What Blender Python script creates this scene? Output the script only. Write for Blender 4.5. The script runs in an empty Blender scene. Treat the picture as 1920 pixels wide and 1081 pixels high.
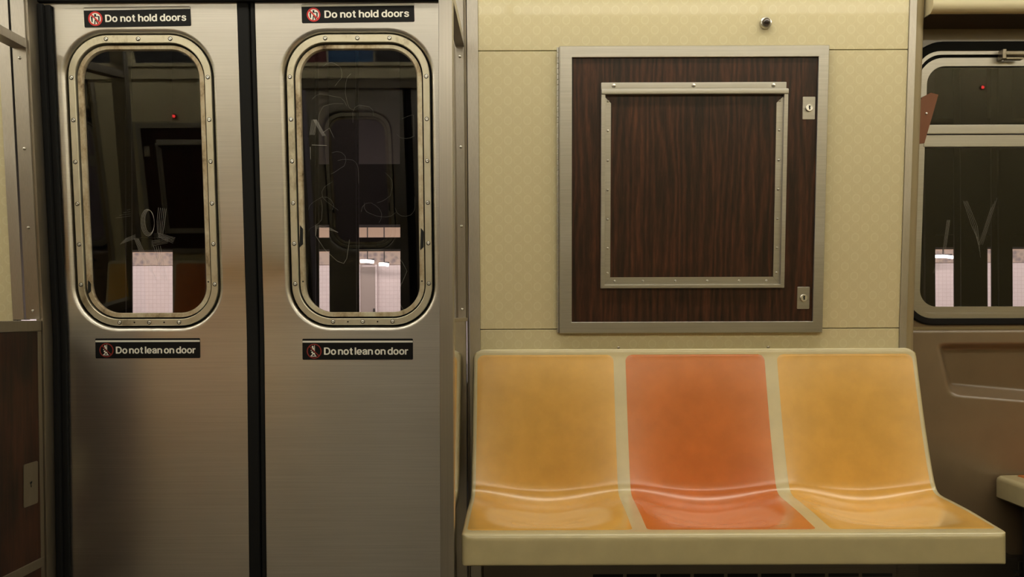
import bpy, bmesh, math, random
from mathutils import Vector, Matrix
from mathutils.geometry import tessellate_polygon
random.seed(7)
S = bpy.context.scene
COL = S.collection
PI = math.pi

# ------------------------------------------------------------------ camera
cam_d = bpy.data.cameras.new('camera')
cam = bpy.data.objects.new('camera', cam_d)
COL.objects.link(cam)
cam_d.sensor_fit = 'HORIZONTAL'
cam_d.sensor_width = 36.0
cam_d.lens = 36.0 * 1568 / 1920
cam_d.shift_x = -30 / 1920.0
cam_d.shift_y = 49.5 / 1920.0
cam_d.clip_start = 0.02
cam.location = (0, 0, 1.0)
cam.rotation_euler = (Matrix.Rotation(PI / 2, 3, 'X') @ Matrix.Rotation(-0.0035, 3, 'Z')).to_euler()
S.camera = cam

# ------------------------------------------------------------------ world, exposure
W = bpy.data.worlds.new('world')
S.world = W
W.use_nodes = True
W.node_tree.nodes['Background'].inputs[0].default_value = (0.010, 0.010, 0.012, 1)
W.node_tree.nodes['Background'].inputs[1].default_value = 0.3
S.view_settings.view_transform = 'Standard'
S.view_settings.look = 'None'
S.view_settings.gamma = 1
S.view_settings.use_curve_mapping = False
S.view_settings.exposure = 0.0
S.cycles.use_denoising = True
S.cycles.max_bounces = 10
S.cycles.diffuse_bounces = 4
S.cycles.glossy_bounces = 5
S.cycles.transparent_max_bounces = 16
S.cycles.caustics_reflective = False
S.cycles.sample_clamp_indirect = 6

CEIL_LAMP = 13.4           # radiance of the ceiling tubes
LAMP_COL = (1.0, 0.935, 0.77, 1)
STATION = 340             # watts of the station lighting

# ------------------------------------------------------------------ car profile (side walls lean in above the belt line)
def wall(z):
    if 0.90 < z < 1.0:                                             # the belt-line bend is rounded
        t = z - 0.90
        return 2.571 - 0.02 * t - 0.3 * t * t
    return 2.57 - (0.08 if z > 0.95 else 0.02) * (z - 0.95)
def door(z): return wall(z) + 0.07
def winw(z): return wall(z) + 0.13
LEAN = math.atan(0.08)
RX, RY = -1.648, 2.22     # the far side of the car is this side turned half round

# ------------------------------------------------------------------ materials
def mat(name, col, rough=0.5, metal=0.0, coat=0.0, spec=0.5):
    m = bpy.data.materials.new(name); m.use_nodes = True
    b = m.node_tree.nodes['Principled BSDF']
    b.inputs['Base Color'].default_value = (*col, 1)
    b.inputs['Roughness'].default_value = rough
    b.inputs['Metallic'].default_value = metal
    b.inputs['Coat Weight'].default_value = coat
    b.inputs['Specular IOR Level'].default_value = spec
    return m
def N(m, t, **kw):
    n = m.node_tree.nodes.new(t)
    for k, v in kw.items(): setattr(n, k, v)
    return n
def L(m, a, b): m.node_tree.links.new(a, b)
def bsdf(m): return m.node_tree.nodes['Principled BSDF']
def coords(m, scale, loc=(0, 0, 0)):
    g = N(m, 'ShaderNodeNewGeometry'); mp = N(m, 'ShaderNodeMapping')
    mp.inputs['Scale'].default_value = scale; mp.inputs['Location'].default_value = loc
    L(m, g.outputs['Position'], mp.inputs['Vector'])
    return mp.outputs['Vector']
def noise(m, vec, scale=1.0, detail=4, rough=0.55):
    n = N(m, 'ShaderNodeTexNoise'); n.inputs['Scale'].default_value = scale
    n.inputs['Detail'].default_value = detail; n.inputs['Roughness'].default_value = rough
    L(m, vec, n.inputs['Vector'])
    return n.outputs['Fac']
def ramp(m, fac, stops):
    r = N(m, 'ShaderNodeValToRGB'); e = r.color_ramp.elements
    while len(e) < len(stops): e.new(0.5)
    for i, (p, c) in enumerate(stops):
        e[i].position = p; e[i].color = (*c, 1) if len(c) == 3 else c
    L(m, fac, r.inputs['Fac'])
    return r.outputs['Color']
def math_(m, op, a, b=None, c=None):
    n = N(m, 'ShaderNodeMath', operation=op)
    for i, v in enumerate((a, b, c)):
        if v is None: continue
        if isinstance(v, (int, float)): n.inputs[i].default_value = v
        else: L(m, v, n.inputs[i])
    return n.outputs[0]
def mixc(m, fac, a, b):
    n = N(m, 'ShaderNodeMix', data_type='RGBA')
    if isinstance(fac, (int, float)): n.inputs[0].default_value = fac
    else: L(m, fac, n.inputs[0])
    for i, v in ((6, a), (7, b)):
        if isinstance(v, tuple): n.inputs[i].default_value = (*v, 1)
        else: L(m, v, n.inputs[i])
    return n.outputs[2]
def bump(m, h, strength, dist=0.001):
    b = N(m, 'ShaderNodeBump'); b.inputs['Strength'].default_value = strength
    b.inputs['Distance'].default_value = dist
    L(m, h, b.inputs['Height']); L(m, b.outputs['Normal'], bsdf(m).inputs['Normal'])

def steel(name, col, rough, stretch=(3.5, 3.5, 420), aniso=0.6, strength=0.015, blotch=0.10, turn=0.0):
    m = mat(name, col, rough, 1.0)
    b = bsdf(m)
    f = noise(m, coords(m, stretch), 1, 3)
    big = noise(m, coords(m, (3, 3, 3)), 1, 3)
    tone = math_(m, 'MULTIPLY_ADD', f, 0.34, 0.83)
    tone2 = math_(m, 'MULTIPLY_ADD', big, blotch, 1 - blotch / 2)
    t = math_(m, 'MULTIPLY', tone, tone2)
    cc = N(m, 'ShaderNodeMix', data_type='RGBA', blend_type='MULTIPLY'); cc.inputs[0].default_value = 1
    cc.inputs[6].default_value = (*col, 1); L(m, t, cc.inputs[7]); L(m, cc.outputs[2], b.inputs['Base Color'])
    L(m, math_(m, 'MULTIPLY_ADD', big, 0.06, rough - 0.03), b.inputs['Roughness'])
    b.inputs['Anisotropic'].default_value = aniso
    b.inputs['Anisotropic Rotation'].default_value = turn
    tg = N(m, 'ShaderNodeTangent', direction_type='RADIAL', axis='Z')
    L(m, tg.outputs[0], b.inputs['Tangent'])
    bump(m, f, strength, 0.0006)
    return m

M = {}
M['door_steel'] = steel('brushed_door_steel', (0.64, 0.61, 0.56), 0.32, aniso=0.65, turn=0.25)
M['steel_mid'] = steel('worn_post_steel', (0.47, 0.44, 0.40), 0.36, (700, 700, 3), 0.3)
M['steel_v'] = steel('brushed_trim_steel', (0.56, 0.53, 0.49), 0.40, (700, 700, 3), 0.3)
M['steel_h'] = steel('brushed_frame_steel', (0.50, 0.485, 0.46), 0.38, (3, 700, 300), 0.3)
M['steel_dark'] = steel('dull_steel', (0.36, 0.32, 0.26), 0.4, (500, 500, 4), 0.3)
M['mirror_steel'] = mat('polished_panel_steel', (0.66, 0.61, 0.52), 0.05, 1.0)
M['screw'] = mat('screw_steel', (0.62, 0.60, 0.55), 0.28, 1.0)
M['rubber'] = mat('black_rubber', (0.008, 0.008, 0.008), 0.75, spec=0.2)
M['black'] = mat('soot_black', (0.006, 0.006, 0.006), 0.8)
M['keyhole'] = mat('keyhole_black', (0.004, 0.004, 0.004), 0.9)
M['knob_dark'] = mat('dark_glossy_dome', (0.03, 0.02, 0.018), 0.12, 0.0, 1.0)
M['red_lens'] = mat('red_lens', (0.5, 0.02, 0.02), 0.3)

# aluminium window frame with brown grime in patches
m = M['alu'] = mat('window_aluminium', (0.74, 0.69, 0.55), 0.42, 0.75)
g1 = noise(m, coords(m, (9, 9, 5)), 1, 5, 0.7)
L(m, ramp(m, g1, [(0.25, (0.30, 0.24, 0.15)), (0.42, (0.68, 0.63, 0.48)), (0.7, (0.78, 0.73, 0.60))]), bsdf(m).inputs['Base Color'])
m = M['bead'] = mat('glazing_bead_aluminium', (0.60, 0.52, 0.38), 0.5, 0.5)
g1 = noise(m, coords(m, (11, 11, 7)), 1, 5, 0.75)
L(m, ramp(m, g1, [(0.30, (0.10, 0.06, 0.03)), (0.44, (0.50, 0.40, 0.26)), (0.62, (0.72, 0.66, 0.50))]), bsdf(m).inputs['Base Color'])

# wallpaper laminate: offset rows of pale rings on cream
m = M['paper'] = mat('ring_pattern_laminate', (0.66, 0.58, 0.36), 0.42, 0.0, 0.15)
p = coords(m, (1 / 0.0587, 1, 1 / 0.0587))
sx = N(m, 'ShaderNodeSeparateXYZ'); L(m, p, sx.inputs[0])
def ringmask(ox, oz, r0, r1):
    fx = math_(m, 'SUBTRACT', math_(m, 'FRACT', math_(m, 'ADD', sx.outputs[0], 100 + ox)), 0.5)
    fz = math_(m, 'SUBTRACT', math_(m, 'FRACT', math_(m, 'ADD', sx.outputs[2], 100 + oz)), 0.5)
    fz = math_(m, 'MULTIPLY', fz, 0.92)
    d = math_(m, 'SQRT', math_(m, 'ADD', math_(m, 'MULTIPLY', fx, fx), math_(m, 'MULTIPLY', fz, fz)))
    a = N(m, 'ShaderNodeMapRange', interpolation_type='SMOOTHSTEP')
    a.inputs['From Min'].default_value = r1 + 0.02; a.inputs['From Max'].default_value = r1 - 0.02
    L(m, d, a.inputs['Value'])
    b_ = N(m, 'ShaderNodeMapRange', interpolation_type='SMOOTHSTEP')
    b_.inputs['From Min'].default_value = r0 - 0.025; b_.inputs['From Max'].default_value = r0 + 0.025
    L(m, d, b_.inputs['Value'])
    inner = math_(m, 'SUBTRACT', a.outputs[0], b_.outputs[0])        # disc inside the ring
    return math_(m, 'MULTIPLY', a.outputs[0], b_.outputs[0]), a.outputs[0]
r1, d1 = ringmask(0, 0, 0.155, 0.21)
r2, d2 = ringmask(0.5, 0.5, 0.155, 0.21)
r3, d3 = ringmask(0.5, 0, 0.19, 0.235)
r4, d4 = ringmask(0, 0.5, 0.19, 0.235)
bright = math_(m, 'ADD', r1, r2)
faint = math_(m, 'ADD', r3, r4)
disc = math_(m, 'MULTIPLY', math_(m, 'ADD', d1, d2), noise(m, coords(m, (160, 160, 160)), 1, 2))
cA = mixc(m, math_(m, 'MULTIPLY', bright, 0.45), (0.650, 0.575, 0.355), (0.75, 0.69, 0.48))
cB = mixc(m, math_(m, 'MULTIPLY', faint, 0.30), cA, (0.73, 0.65, 0.42))
cC = mixc(m, math_(m, 'MULTIPLY', disc, 0.35), cB, (0.72, 0.66, 0.43))
L(m, cC, bsdf(m).inputs['Base Color'])

# dark rosewood laminate, vertical grain
m = M['wood'] = mat('dark_rosewood_laminate', (0.06, 0.02, 0.01), 0.36, 0.0, 0.0, 0.4)
w1 = noise(m, coords(m, (1, 1, 0.035)), 150, 6, 0.7)
w2 = noise(m, coords(m, (1, 1, 0.10)), 16, 4, 0.55)
w3 = N(m, 'ShaderNodeTexWave', wave_type='BANDS', bands_direction='X')
w3.inputs['Scale'].default_value = 14; w3.inputs['Distortion'].default_value = 14; w3.inputs['Detail'].default_value = 5
w3.inputs['Detail Scale'].default_value = 1.2
L(m, coords(m, (1, 0.3, 0.10)), w3.inputs['Vector'])
mixf = math_(m, 'ADD', math_(m, 'MULTIPLY', w1, 0.50), math_(m, 'ADD', math_(m, 'MULTIPLY', w2, 0.38), math_(m, 'MULTIPLY', w3.outputs['Fac'], 0.14)))
L(m, ramp(m, mixf, [(0.34, (0.007, 0.0028, 0.0018)), (0.46, (0.026, 0.0088, 0.0045)), (0.58, (0.055, 0.0175, 0.0085)), (0.72, (0.100, 0.033, 0.015))]), bsdf(m).inputs['Base Color'])

def plastic(name, col, rough=0.28, var=0.10):
    m = mat(name, col, rough, 0.0, 0.9)
    bsdf(m).inputs['Coat Roughness'].default_value = 0.24; bsdf(m).inputs['Coat IOR'].default_value = 1.6
    n = noise(m, coords(m, (14, 14, 14)), 1, 4)
    dark = tuple(c * (1 - var) for c in col); light = tuple(min(1, c * (1 + var)) for c in col)
    L(m, ramp(m, n, [(0.3, dark), (0.7, light)]), bsdf(m).inputs['Base Color'])
    return m
def pan_sheen(m, col):
    """seat-pan sheen painted into the base colour as a paler oval"""
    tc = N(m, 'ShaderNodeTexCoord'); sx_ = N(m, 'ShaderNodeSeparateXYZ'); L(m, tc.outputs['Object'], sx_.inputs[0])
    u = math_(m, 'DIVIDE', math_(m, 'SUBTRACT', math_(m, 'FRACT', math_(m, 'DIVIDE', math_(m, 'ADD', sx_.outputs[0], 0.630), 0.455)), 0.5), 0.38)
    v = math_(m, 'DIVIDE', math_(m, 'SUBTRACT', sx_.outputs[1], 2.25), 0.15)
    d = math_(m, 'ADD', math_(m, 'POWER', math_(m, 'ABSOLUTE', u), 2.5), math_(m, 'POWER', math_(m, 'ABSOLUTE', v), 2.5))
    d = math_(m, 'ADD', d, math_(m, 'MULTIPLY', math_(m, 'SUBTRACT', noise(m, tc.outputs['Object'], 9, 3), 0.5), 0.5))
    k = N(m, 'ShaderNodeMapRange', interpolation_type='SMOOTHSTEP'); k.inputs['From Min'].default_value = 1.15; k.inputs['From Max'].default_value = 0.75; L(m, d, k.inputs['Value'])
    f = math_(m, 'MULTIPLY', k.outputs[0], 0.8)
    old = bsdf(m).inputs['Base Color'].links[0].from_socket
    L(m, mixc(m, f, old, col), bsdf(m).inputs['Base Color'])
M['shell'] = plastic('cream_fibreglass', (0.60, 0.52, 0.30), 0.34, 0.06)
M['yellow'] = plastic('yellow_seat_plastic', (0.72, 0.40, 0.075), 0.27, 0.07)
M['orange'] = plastic('orange_seat_plastic', (0.61, 0.165, 0.022), 0.27, 0.07)
pan_sheen(M['yellow'], (0.86, 0.59, 0.25)); pan_sheen(M['orange'], (0.80, 0.34, 0.17))  # paler colours painted in to lighten the pans like a sheen
M['tan'] = plastic('tan_fibreglass', (0.185, 0.130, 0.077), 0.36, 0.05)
M['tan_post'] = mat('tan_painted_corner', (0.30, 0.24, 0.135), 0.5)
M['cream_paint'] = mat('cream_paint', (0.62, 0.55, 0.36), 0.45)
M['brown_strip'] = mat('brown_plastic_strip', (0.20, 0.070, 0.028), 0.5)
M['sticker_black'] = mat('sticker_black_vinyl', (0.006, 0.006, 0.007), 0.45, spec=0.2)
M['sticker_white'] = mat('sticker_white', (0.88, 0.86, 0.78), 0.45)
M['sticker_red'] = mat('sticker_red', (0.60, 0.025, 0.025), 0.4)
M['sticker_dark_red'] = mat('sticker_faded_red', (0.26, 0.03, 0.025), 0.4)
M['scratch'] = mat('scratched_glass', (0.42, 0.40, 0.37), 0.7)
M['cove_shade'] = mat('cove_underside_shade', (0.035, 0.022, 0.012), 0.6)
M['floor'] = mat('dark_speckled_floor', (0.05, 0.045, 0.04), 0.45)
m = M['floor']
L(m, ramp(m, noise(m, coords(m, (60, 60, 60)), 1, 3), [(0.40, (0.075, 0.067, 0.056)), (0.7, (0.18, 0.16, 0.13))]), bsdf(m).inputs['Base Color'])
M['ceiling'] = mat('cream_ceiling', (0.40, 0.37, 0.30), 0.5)
M['heater'] = steel('dark_heater_metal', (0.16, 0.14, 0.12), 0.42, (3, 3, 300), 0.2)
M['iron'] = mat('black_painted_iron', (0.012, 0.011, 0.012), 0.6)
M['mauve'] = mat('mauve_painted_column', (0.14, 0.11, 0.15), 0.6)
m = M['tile'] = mat('white_station_tile', (0.72, 0.66, 0.64), 0.35)
bk = N(m, 'ShaderNodeTexBrick'); bk.inputs['Scale'].default_value = 1.0
bk.offset = 0.0
for k, v_ in (('Brick Width', 0.085), ('Row Height', 0.085), ('Mortar Size', 0.004)): bk.inputs[k].default_value = v_
bk.inputs['Color1'].default_value = (0.74, 0.66, 0.645, 1); bk.inputs['Color2'].default_value = (0.70, 0.63, 0.615, 1)
bk.inputs['Mortar'].default_value = (0.58, 0.50, 0.50, 1)
cv = N(m, 'ShaderNodeCombineXYZ'); sp_ = N(m, 'ShaderNodeSeparateXYZ')
L(m, coords(m, (1, 1, 1)), sp_.inputs[0]); L(m, sp_.outputs[0], cv.inputs[0]); L(m, sp_.outputs[2], cv.inputs[1])
L(m, cv.outputs[0], bk.inputs['Vector']); L(m, bk.outputs['Color'], bsdf(m).inputs['Base Color'])
M['station_tan'] = mat('tan_station_plaster', (0.52, 0.38, 0.27), 0.6)
m = M['mosaic'] = mat('station_mosaic_band', (0.3, 0.27, 0.25), 0.5)
vo = N(m, 'ShaderNodeTexVoronoi'); vo.inputs['Scale'].default_value = 9; L(m, coords(m, (1, 1, 1)), vo.inputs['Vector'])
L(m, ramp(m, vo.outputs['Distance'], [(0.2, (0.24, 0.20, 0.20)), (0.6, (0.46, 0.37, 0.30))]), bsdf(m).inputs['Base Color'])
M['station_door'] = mat('grey_station_door', (0.34, 0.29, 0.26), 0.5)
M['concrete'] = mat('grey_concrete', (0.14, 0.13, 0.125), 0.8)
M['ad_dark'] = mat('dark_advert_card', (0.03, 0.03, 0.035), 0.5)
M['ad_blue'] = mat('blue_advert_card', (0.05, 0.13, 0.30), 0.5)
M['ad_red'] = mat('dark_red_advert_card', (0.14, 0.03, 0.03), 0.5)
M['ad_white'] = mat('pale_advert_print', (0.7, 0.68, 0.6), 0.5)

m = M['glass'] = bpy.data.materials.new('window_glass'); m.use_nodes = True
nt = m.node_tree; nt.nodes.remove(nt.nodes['Principled BSDF']); out = nt.nodes['Material Output']
tr = N(m, 'ShaderNodeBsdfTransparent'); tr.inputs[0].default_value = (0.78, 0.74, 0.72, 1)
gl = N(m, 'ShaderNodeBsdfGlossy'); gl.inputs['Roughness'].default_value = 0.015; gl.inputs[0].default_value = (1, 1, 1, 1)
fr = N(m, 'ShaderNodeFresnel'); fr.inputs[0].default_value = 1.62
geo = N(m, 'ShaderNodeNewGeometry')
fac = math_(m, 'MULTIPLY', fr.outputs[0], math_(m, 'SUBTRACT', 1.0, geo.outputs['Backfacing']))
mx = N(m, 'ShaderNodeMixShader'); L(m, fac, mx.inputs[0]); L(m, tr.outputs[0], mx.inputs[1]); L(m, gl.outputs[0], mx.inputs[2])
L(m, mx.outputs[0], out.inputs[0])

def emitter(name, col, strength):
    m = bpy.data.materials.new(name); m.use_nodes = True
    b = m.node_tree.nodes['Principled BSDF']
    b.inputs['Base Color'].default_value = (0.8, 0.8, 0.8, 1)
    b.inputs['Emission Color'].default_value = col
    b.inputs['Emission Strength'].default_value = strength
    return m
M['tube'] = emitter('lit_ceiling_tube', LAMP_COL, CEIL_LAMP)
M['red_glow'] = emitter('lit_red_lens', (1, 0.02, 0.02, 1), 12)
M['glint_glow'] = emitter('glowing_tile_glint', (1.0, 0.96, 0.95, 1), 9)  # glow standing in for lamp reflections on the station tiles

# ------------------------------------------------------------------ mesh helpers
def new(): return bmesh.new()
def add_box(bm, x0, x1, y0, y1, z0, z1, bev=0.0, seg=2):
    t = bmesh.new()
    vs = [t.verts.new((x, y, z)) for x in (x0, x1) for y in (y0, y1) for z in (z0, z1)]
    for f in ((0, 1, 3, 2), (4, 6, 7, 5), (0, 4, 5, 1), (2, 3, 7, 6), (0, 2, 6, 4), (1, 5, 7, 3)):
        t.faces.new([vs[i] for i in f])
    if bev > 0: bmesh.ops.bevel(t, geom=t.edges[:] , offset=bev, segments=seg, profile=0.5, affect='EDGES')
    join(bm, t)
def join(bm, t):
    me = bpy.data.meshes.new('tmp'); t.to_mesh(me); t.free(); bm.from_mesh(me); bpy.data.meshes.remove(me)
def loft(bm, rings, closed=True, caps=(False, False), loop=False):
    R = [[bm.verts.new(p) for p in r] for r in rings]
    n = len(R[0]); pairs = list(zip(R, R[1:]))
    if loop: pairs.append((R[-1], R[0]))
    for a, b in pairs:
        for i in range(n if closed else n - 1):
            j = (i + 1) % n
            bm.faces.new((a[i], a[j], b[j], b[i]))
    if caps[0]: bm.faces.new(R[0][::-1])
    if caps[1]: bm.faces.new(R[-1])
    return R
def rr(cx, cz, hw, hh, r, n=10, y=0.0):
    pts = []
    for k, (sx_, sz_) in enumerate(((1, 1), (-1, 1), (-1, -1), (1, -1))):
        for i in range(n + 1):
            a = k * PI / 2 + i * PI / 2 / n
            pts.append((cx + sx_ * (hw - r) + r * math.cos(a), y, cz + sz_ * (hh - r) + r * math.sin(a)))
    return pts
def lathe_y(bm, prof, cx=0, cy=0, cz=0, n=24):
    """prof: (radius, y) from the back to the tip, turned about an axis along y"""
    rings = [[(cx + r * math.cos(2 * PI * i / n), cy + y, cz + r * math.sin(2 * PI * i / n)) for i in range(n)] for r, y in prof if r > 1e-6]
    R = loft(bm, rings)
    tips = [p for p in prof if p[0] <= 1e-6]
    if tips:
        v = bm.verts.new((cx, cy + tips[-1][1], cz)); r = R[-1]
        for i in range(n): bm.faces.new((r[i], r[(i + 1) % n], v))
    else: bm.faces.new(R[-1])
def tube(bm, pts, r, n=10):
    pts = [Vector(p) for p in pts]; rings = []
    for i, p in enumerate(pts):
        d = (pts[min(i + 1, len(pts) - 1)] - pts[max(i - 1, 0)]).normalized()
        u = d.cross(Vector((0.3, 0.2, 1))).normalized() if abs(d.z) < 0.9 else d.cross(Vector((1, 0.1, 0))).normalized()
        w = d.cross(u)
        rings.append([p + u * r * math.cos(2 * PI * k / n) + w * r * math.sin(2 * PI * k / n) for k in range(n)])
    loft(bm, rings, caps=(True, True))
def shear(bm, prof, split=False):
    if split:
        for zc in (0.86, 0.90, 0.92, 0.94, 0.96, 0.98, 1.0, 1.04):
            bmesh.ops.bisect_plane(bm, geom=bm.verts[:] + bm.edges[:] + bm.faces[:], plane_co=(0, 0, zc), plane_no=(0, 0, 1))
    for v in bm.verts: v.co.y += prof(v.co.z)
def ringplate(bm, outer, inner, y0, y1):
    """flat ring between two equal-count outlines: front face at y0, walls back to y1"""
    o = lambda pts, y: [(p[0], y, p[2]) for p in pts]
    loft(bm, [o(outer, y1), o(outer, y0), o(inner, y0), o(inner, y1)], loop=True)

def disc(bm, cx, cz, r, y0, y1, n=40):
    c = [(cx + r * math.cos(2 * PI * i / n), 0, cz + r * math.sin(2 * PI * i / n)) for i in range(n)]
    loft(bm, [[(p[0], y1, p[2]) for p in c], [(p[0], y0, p[2]) for p in c]], caps=(False, True))
def poly(bm, pts, y0, y1):
    loft(bm, [[(x, y1, z) for x, z in pts], [(x, y0, z) for x, z in pts]], caps=(False, True))
def ring(bm, cx, cz, r0, r1, y0, y1, n=40):
    c = lambda r: [(cx + r * math.cos(2 * PI * i / n), 0, cz + r * math.sin(2 * PI * i / n)) for i in range(n)]
    ringplate(bm, c(r1), c(r0), y0, y1)
def bar2(bm, ax, az, bx, bz, w, y0, y1):
    d = Vector((bx - ax, bz - az)).normalized(); n = Vector((-d.y, d.x)) * w / 2
    poly(bm, [(ax + n.x, az + n.y), (bx + n.x, bz + n.y), (bx - n.x, bz - n.y), (ax - n.x, az - n.y)], y0, y1)

def catmull(pts, n=6):
    P = [Vector(p) for p in pts]; P = [2 * P[0] - P[1]] + P + [2 * P[-1] - P[-2]]; out_ = []
    for i in range(1, len(P) - 2):
        for k in range(n):
            t = k / n
            out_.append(0.5 * ((2 * P[i]) + (P[i + 1] - P[i - 1]) * t + (2 * P[i - 1] - 5 * P[i] + 4 * P[i + 1] - P[i + 2]) * t * t + (3 * P[i] - P[i - 1] - 3 * P[i + 1] + P[i + 2]) * t ** 3))
    out_.append(P[-2]); return out_
def obj(name, bm, material, parent=None, ang=32, smooth=True):
    bmesh.ops.recalc_face_normals(bm, faces=bm.faces[:])
    me = bpy.data.meshes.new(name); bm.to_mesh(me); bm.free()
    me.materials.append(M[material] if isinstance(material, str) else material)
    if smooth:
        me.shade_smooth(); me.set_sharp_from_angle(angle=math.radians(ang))
    o = bpy.data.objects.new(name, me); COL.objects.link(o)
    if smooth and len(me.polygons) < 6000:
        wn = o.modifiers.new('weighted_normal', 'WEIGHTED_NORMAL'); wn.keep_sharp = True; wn.weight = 80
    if parent is not None: attach(o, parent)
    return o
def world_of(o):
    m_ = o.matrix_basis.copy()
    return (world_of(o.parent) @ o.matrix_parent_inverse @ m_) if o.parent else m_
def attach(o, parent):
    o.parent = parent; o.matrix_parent_inverse = world_of(parent).inverted()
def tag(o, label, cat, group=None):
    o['label'] = label; o['category'] = cat
    if group: o['group'] = group
    return o
def thing(name, label, cat, loc, group=None):
    o = bpy.data.objects.new(name, None); COL.objects.link(o); o.location = loc; o.empty_display_size = 0.05
    return tag(o, label, cat, group)
def struct(o, label=None, cat=None):
    o['kind'] = 'structure'
    if label: o['label'] = label
    if cat: o['category'] = cat
    return o
def kids(o): return [c for c in bpy.data.objects if c.parent == o]
def dup(root, label=None, group=None, turn=False, name=None):
    r = root.copy(); COL.objects.link(r)
    if name: r.name = name
    if turn:
        r.location = (RX - root.location.x, RY - root.location.y, root.location.z)
        r.rotation_euler = (0, 0, PI)
    if label: r['label'] = label
    if group: r['group'] = group
    for c in kids(root):
        d = c.copy(); COL.objects.link(d); d.parent = r; d.matrix_parent_inverse = c.matrix_parent_inverse.copy()
        for g in kids(c):
            e = g.copy(); COL.objects.link(e); e.parent = d; e.matrix_parent_inverse = g.matrix_parent_inverse.copy()
    return r
def turned(o, name):
    """the same structure on the far side of the car"""
    c = dup(o, turn=True, name=name); return c

def put(mesh_obj, x, z, prof, off, parent):
    o = mesh_obj.copy(); COL.objects.link(o)
    o.location = (x, prof(z) + off, z); o.rotation_euler = (LEAN if z > 0.95 else 0.02, 0, 0)
    attach(o, parent); return o
def proto(name, bm, material):
    o = obj(name, bm, material); COL.objects.unlink(o); return o

# small repeated fittings
b = new(); lathe_y(b, [(0.0052, 0.001), (0.0052, -0.0004), (0.0045, -0.0012), (0.003, -0.0018), (0.0015, -0.0009), (0, -0.0007)], n=16)
RIVET = proto('rivet', b, 'screw')
b = new(); ringplate(b, [(0.0066 * math.cos(2 * PI * i / 20), 0, 0.0066 * math.sin(2 * PI * i / 20)) for i in range(20)],
                     [(0.0050 * math.cos(2 * PI * i / 20), 0, 0.0050 * math.sin(2 * PI * i / 20)) for i in range(20)], -0.0004, 0.0005)
RIVET_RING = proto('rivet_grime', b, 'black')
b = new(); lathe_y(b, [(0.0026, 0.001), (0.0026, -0.0003), (0.0018, -0.0006), (0, -0.0006)], n=12)
HOLE = proto('drill_hole', b, 'black')
b = new(); lathe_y(b, [(0.0036, 0.001), (0.0036, -0.0008), (0.0028, -0.0024), (0.0014, -0.0032), (0, -0.0034)], n=16)
SCREW = proto('screw', b, 'screw')

# ------------------------------------------------------------------ car shell
X0, X1 = -6.1, 4.45
b = new(); add_box(b, X0, X1, -0.62, 2.84, -0.06, 0.0); struct(obj('floor', b, 'floor'))
b = new(); add_box(b, X0, X1, -0.62, 2.84, 2.42, 2.48); struct(obj('ceiling', b, 'ceiling'))
b = new(); add_box(b, X0 - 0.05, X0, -0.62, 2.84, -0.06, 2.48); struct(obj('wall_end', b, 'paper'))
b = new(); add_box(b, X1, X1 + 0.05, -0.62, 2.84, -0.06, 2.48); struct(obj('wall_far_end', b, 'paper'))

def panels(name, xs, cuts, material, th=0.02, back=True):
    bm = new()
    for z0, z1 in cuts:
        add_box(bm, xs[0], xs[1], 0, th, z0, z1, 0.0008, 1)
    if back: add_box(bm, xs[0], xs[1], th + 0.004, th + 0.02, max(0, cuts[0][0] - 0.03), cuts[-1][1])
    shear(bm, wall, True)
    return obj(name, bm, material)
CUTS = [(0.0, 0.9545), (0.9570, 1.7885), (1.7910, 2.42)]
wall_right_lower = struct(panels('wall_right_lower', (-0.1465, 1.140), CUTS[:1], 'paper'), 'wall panel behind the three moulded seats', 'wall')
wall_right = struct(panels('wall_right', (-0.1465, 1.140), CUTS[1:], 'paper'), 'cream ring-patterned wall panel around the wood cabinet', 'wall')
wall_left = struct(panels('wall_left', (X0, -1.580), CUTS, 'paper'), 'cream ring-patterned wall strip left of the doors', 'wall')

# metal trims either side of the doorway and at the box corner
b = new(); add_box(b, -0.1795, -0.1465, -0.003, 0.03, 0.0, 2.42, 0.0015); shear(b, wall, True)
t1 = struct(obj('trim_1', b, 'steel_v'))
b = new(); add_box(b, -1.5800, -1.5450, -0.003, 0.03, 0.99, 2.42, 0.0015); shear(b, wall)
struct(obj('trim_2', b, 'steel_v'))
b = new(); add_box(b, 1.140, 1.1620, -0.004, 0.03, 0.0, 2.42, 0.002); shear(b, wall, True)
struct(obj('trim_3', b, 'steel_v'))
# tan chamfered corner of the equipment box, running back to the window wall
b = new()
prof = [(1.162, 0.0), (1.172, 0.001), (1.182, 0.006), (1.191, 0.016), (1.195, 0.030), (1.195, 0.135), (1.162, 0.135)]
loft(b, [[(x, y + wall(z), z) for x, y in prof] for z in (0.0, 0.88, 0.91, 0.93, 0.95, 0.97, 0.99, 1.02, 2.42)], caps=(True, True))
struct(obj('trim_4', b, 'tan_post', ang=60))
# jamb, seal and pocket of the doorway
b = new(); add_box(b, -1.510, -1.488, 0.0, 0.075, 0.0, 2.42, 0.002); shear(b, wall, True)
struct(obj('trim_5', b, 'steel_dark'))
b = new()
for i, (xa, xb, ya) in enumerate(((-1.488, -1.470, 0.045), (-1.470, -1.452, 0.056))):
    add_box(b, xa, xb, ya, 0.069, 0.0, 1.95, 0.004)
shear(b, wall, True); struct(obj('trim_6', b, 'rubber'))
b = new(); add_box(b, -0.222, -0.182, 0.012, 0.068, 0.0, 1.95, 0.002); shear(b, wall, True)
struct(obj('trim_7', b, 'steel_dark'))
b = new(); add_box(b, -1.50, -0.20, 0.050, 0.068, 1.957, 2.011, 0.003); shear(b, wall); struct(obj('trim_11', b, 'rubber'))
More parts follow.
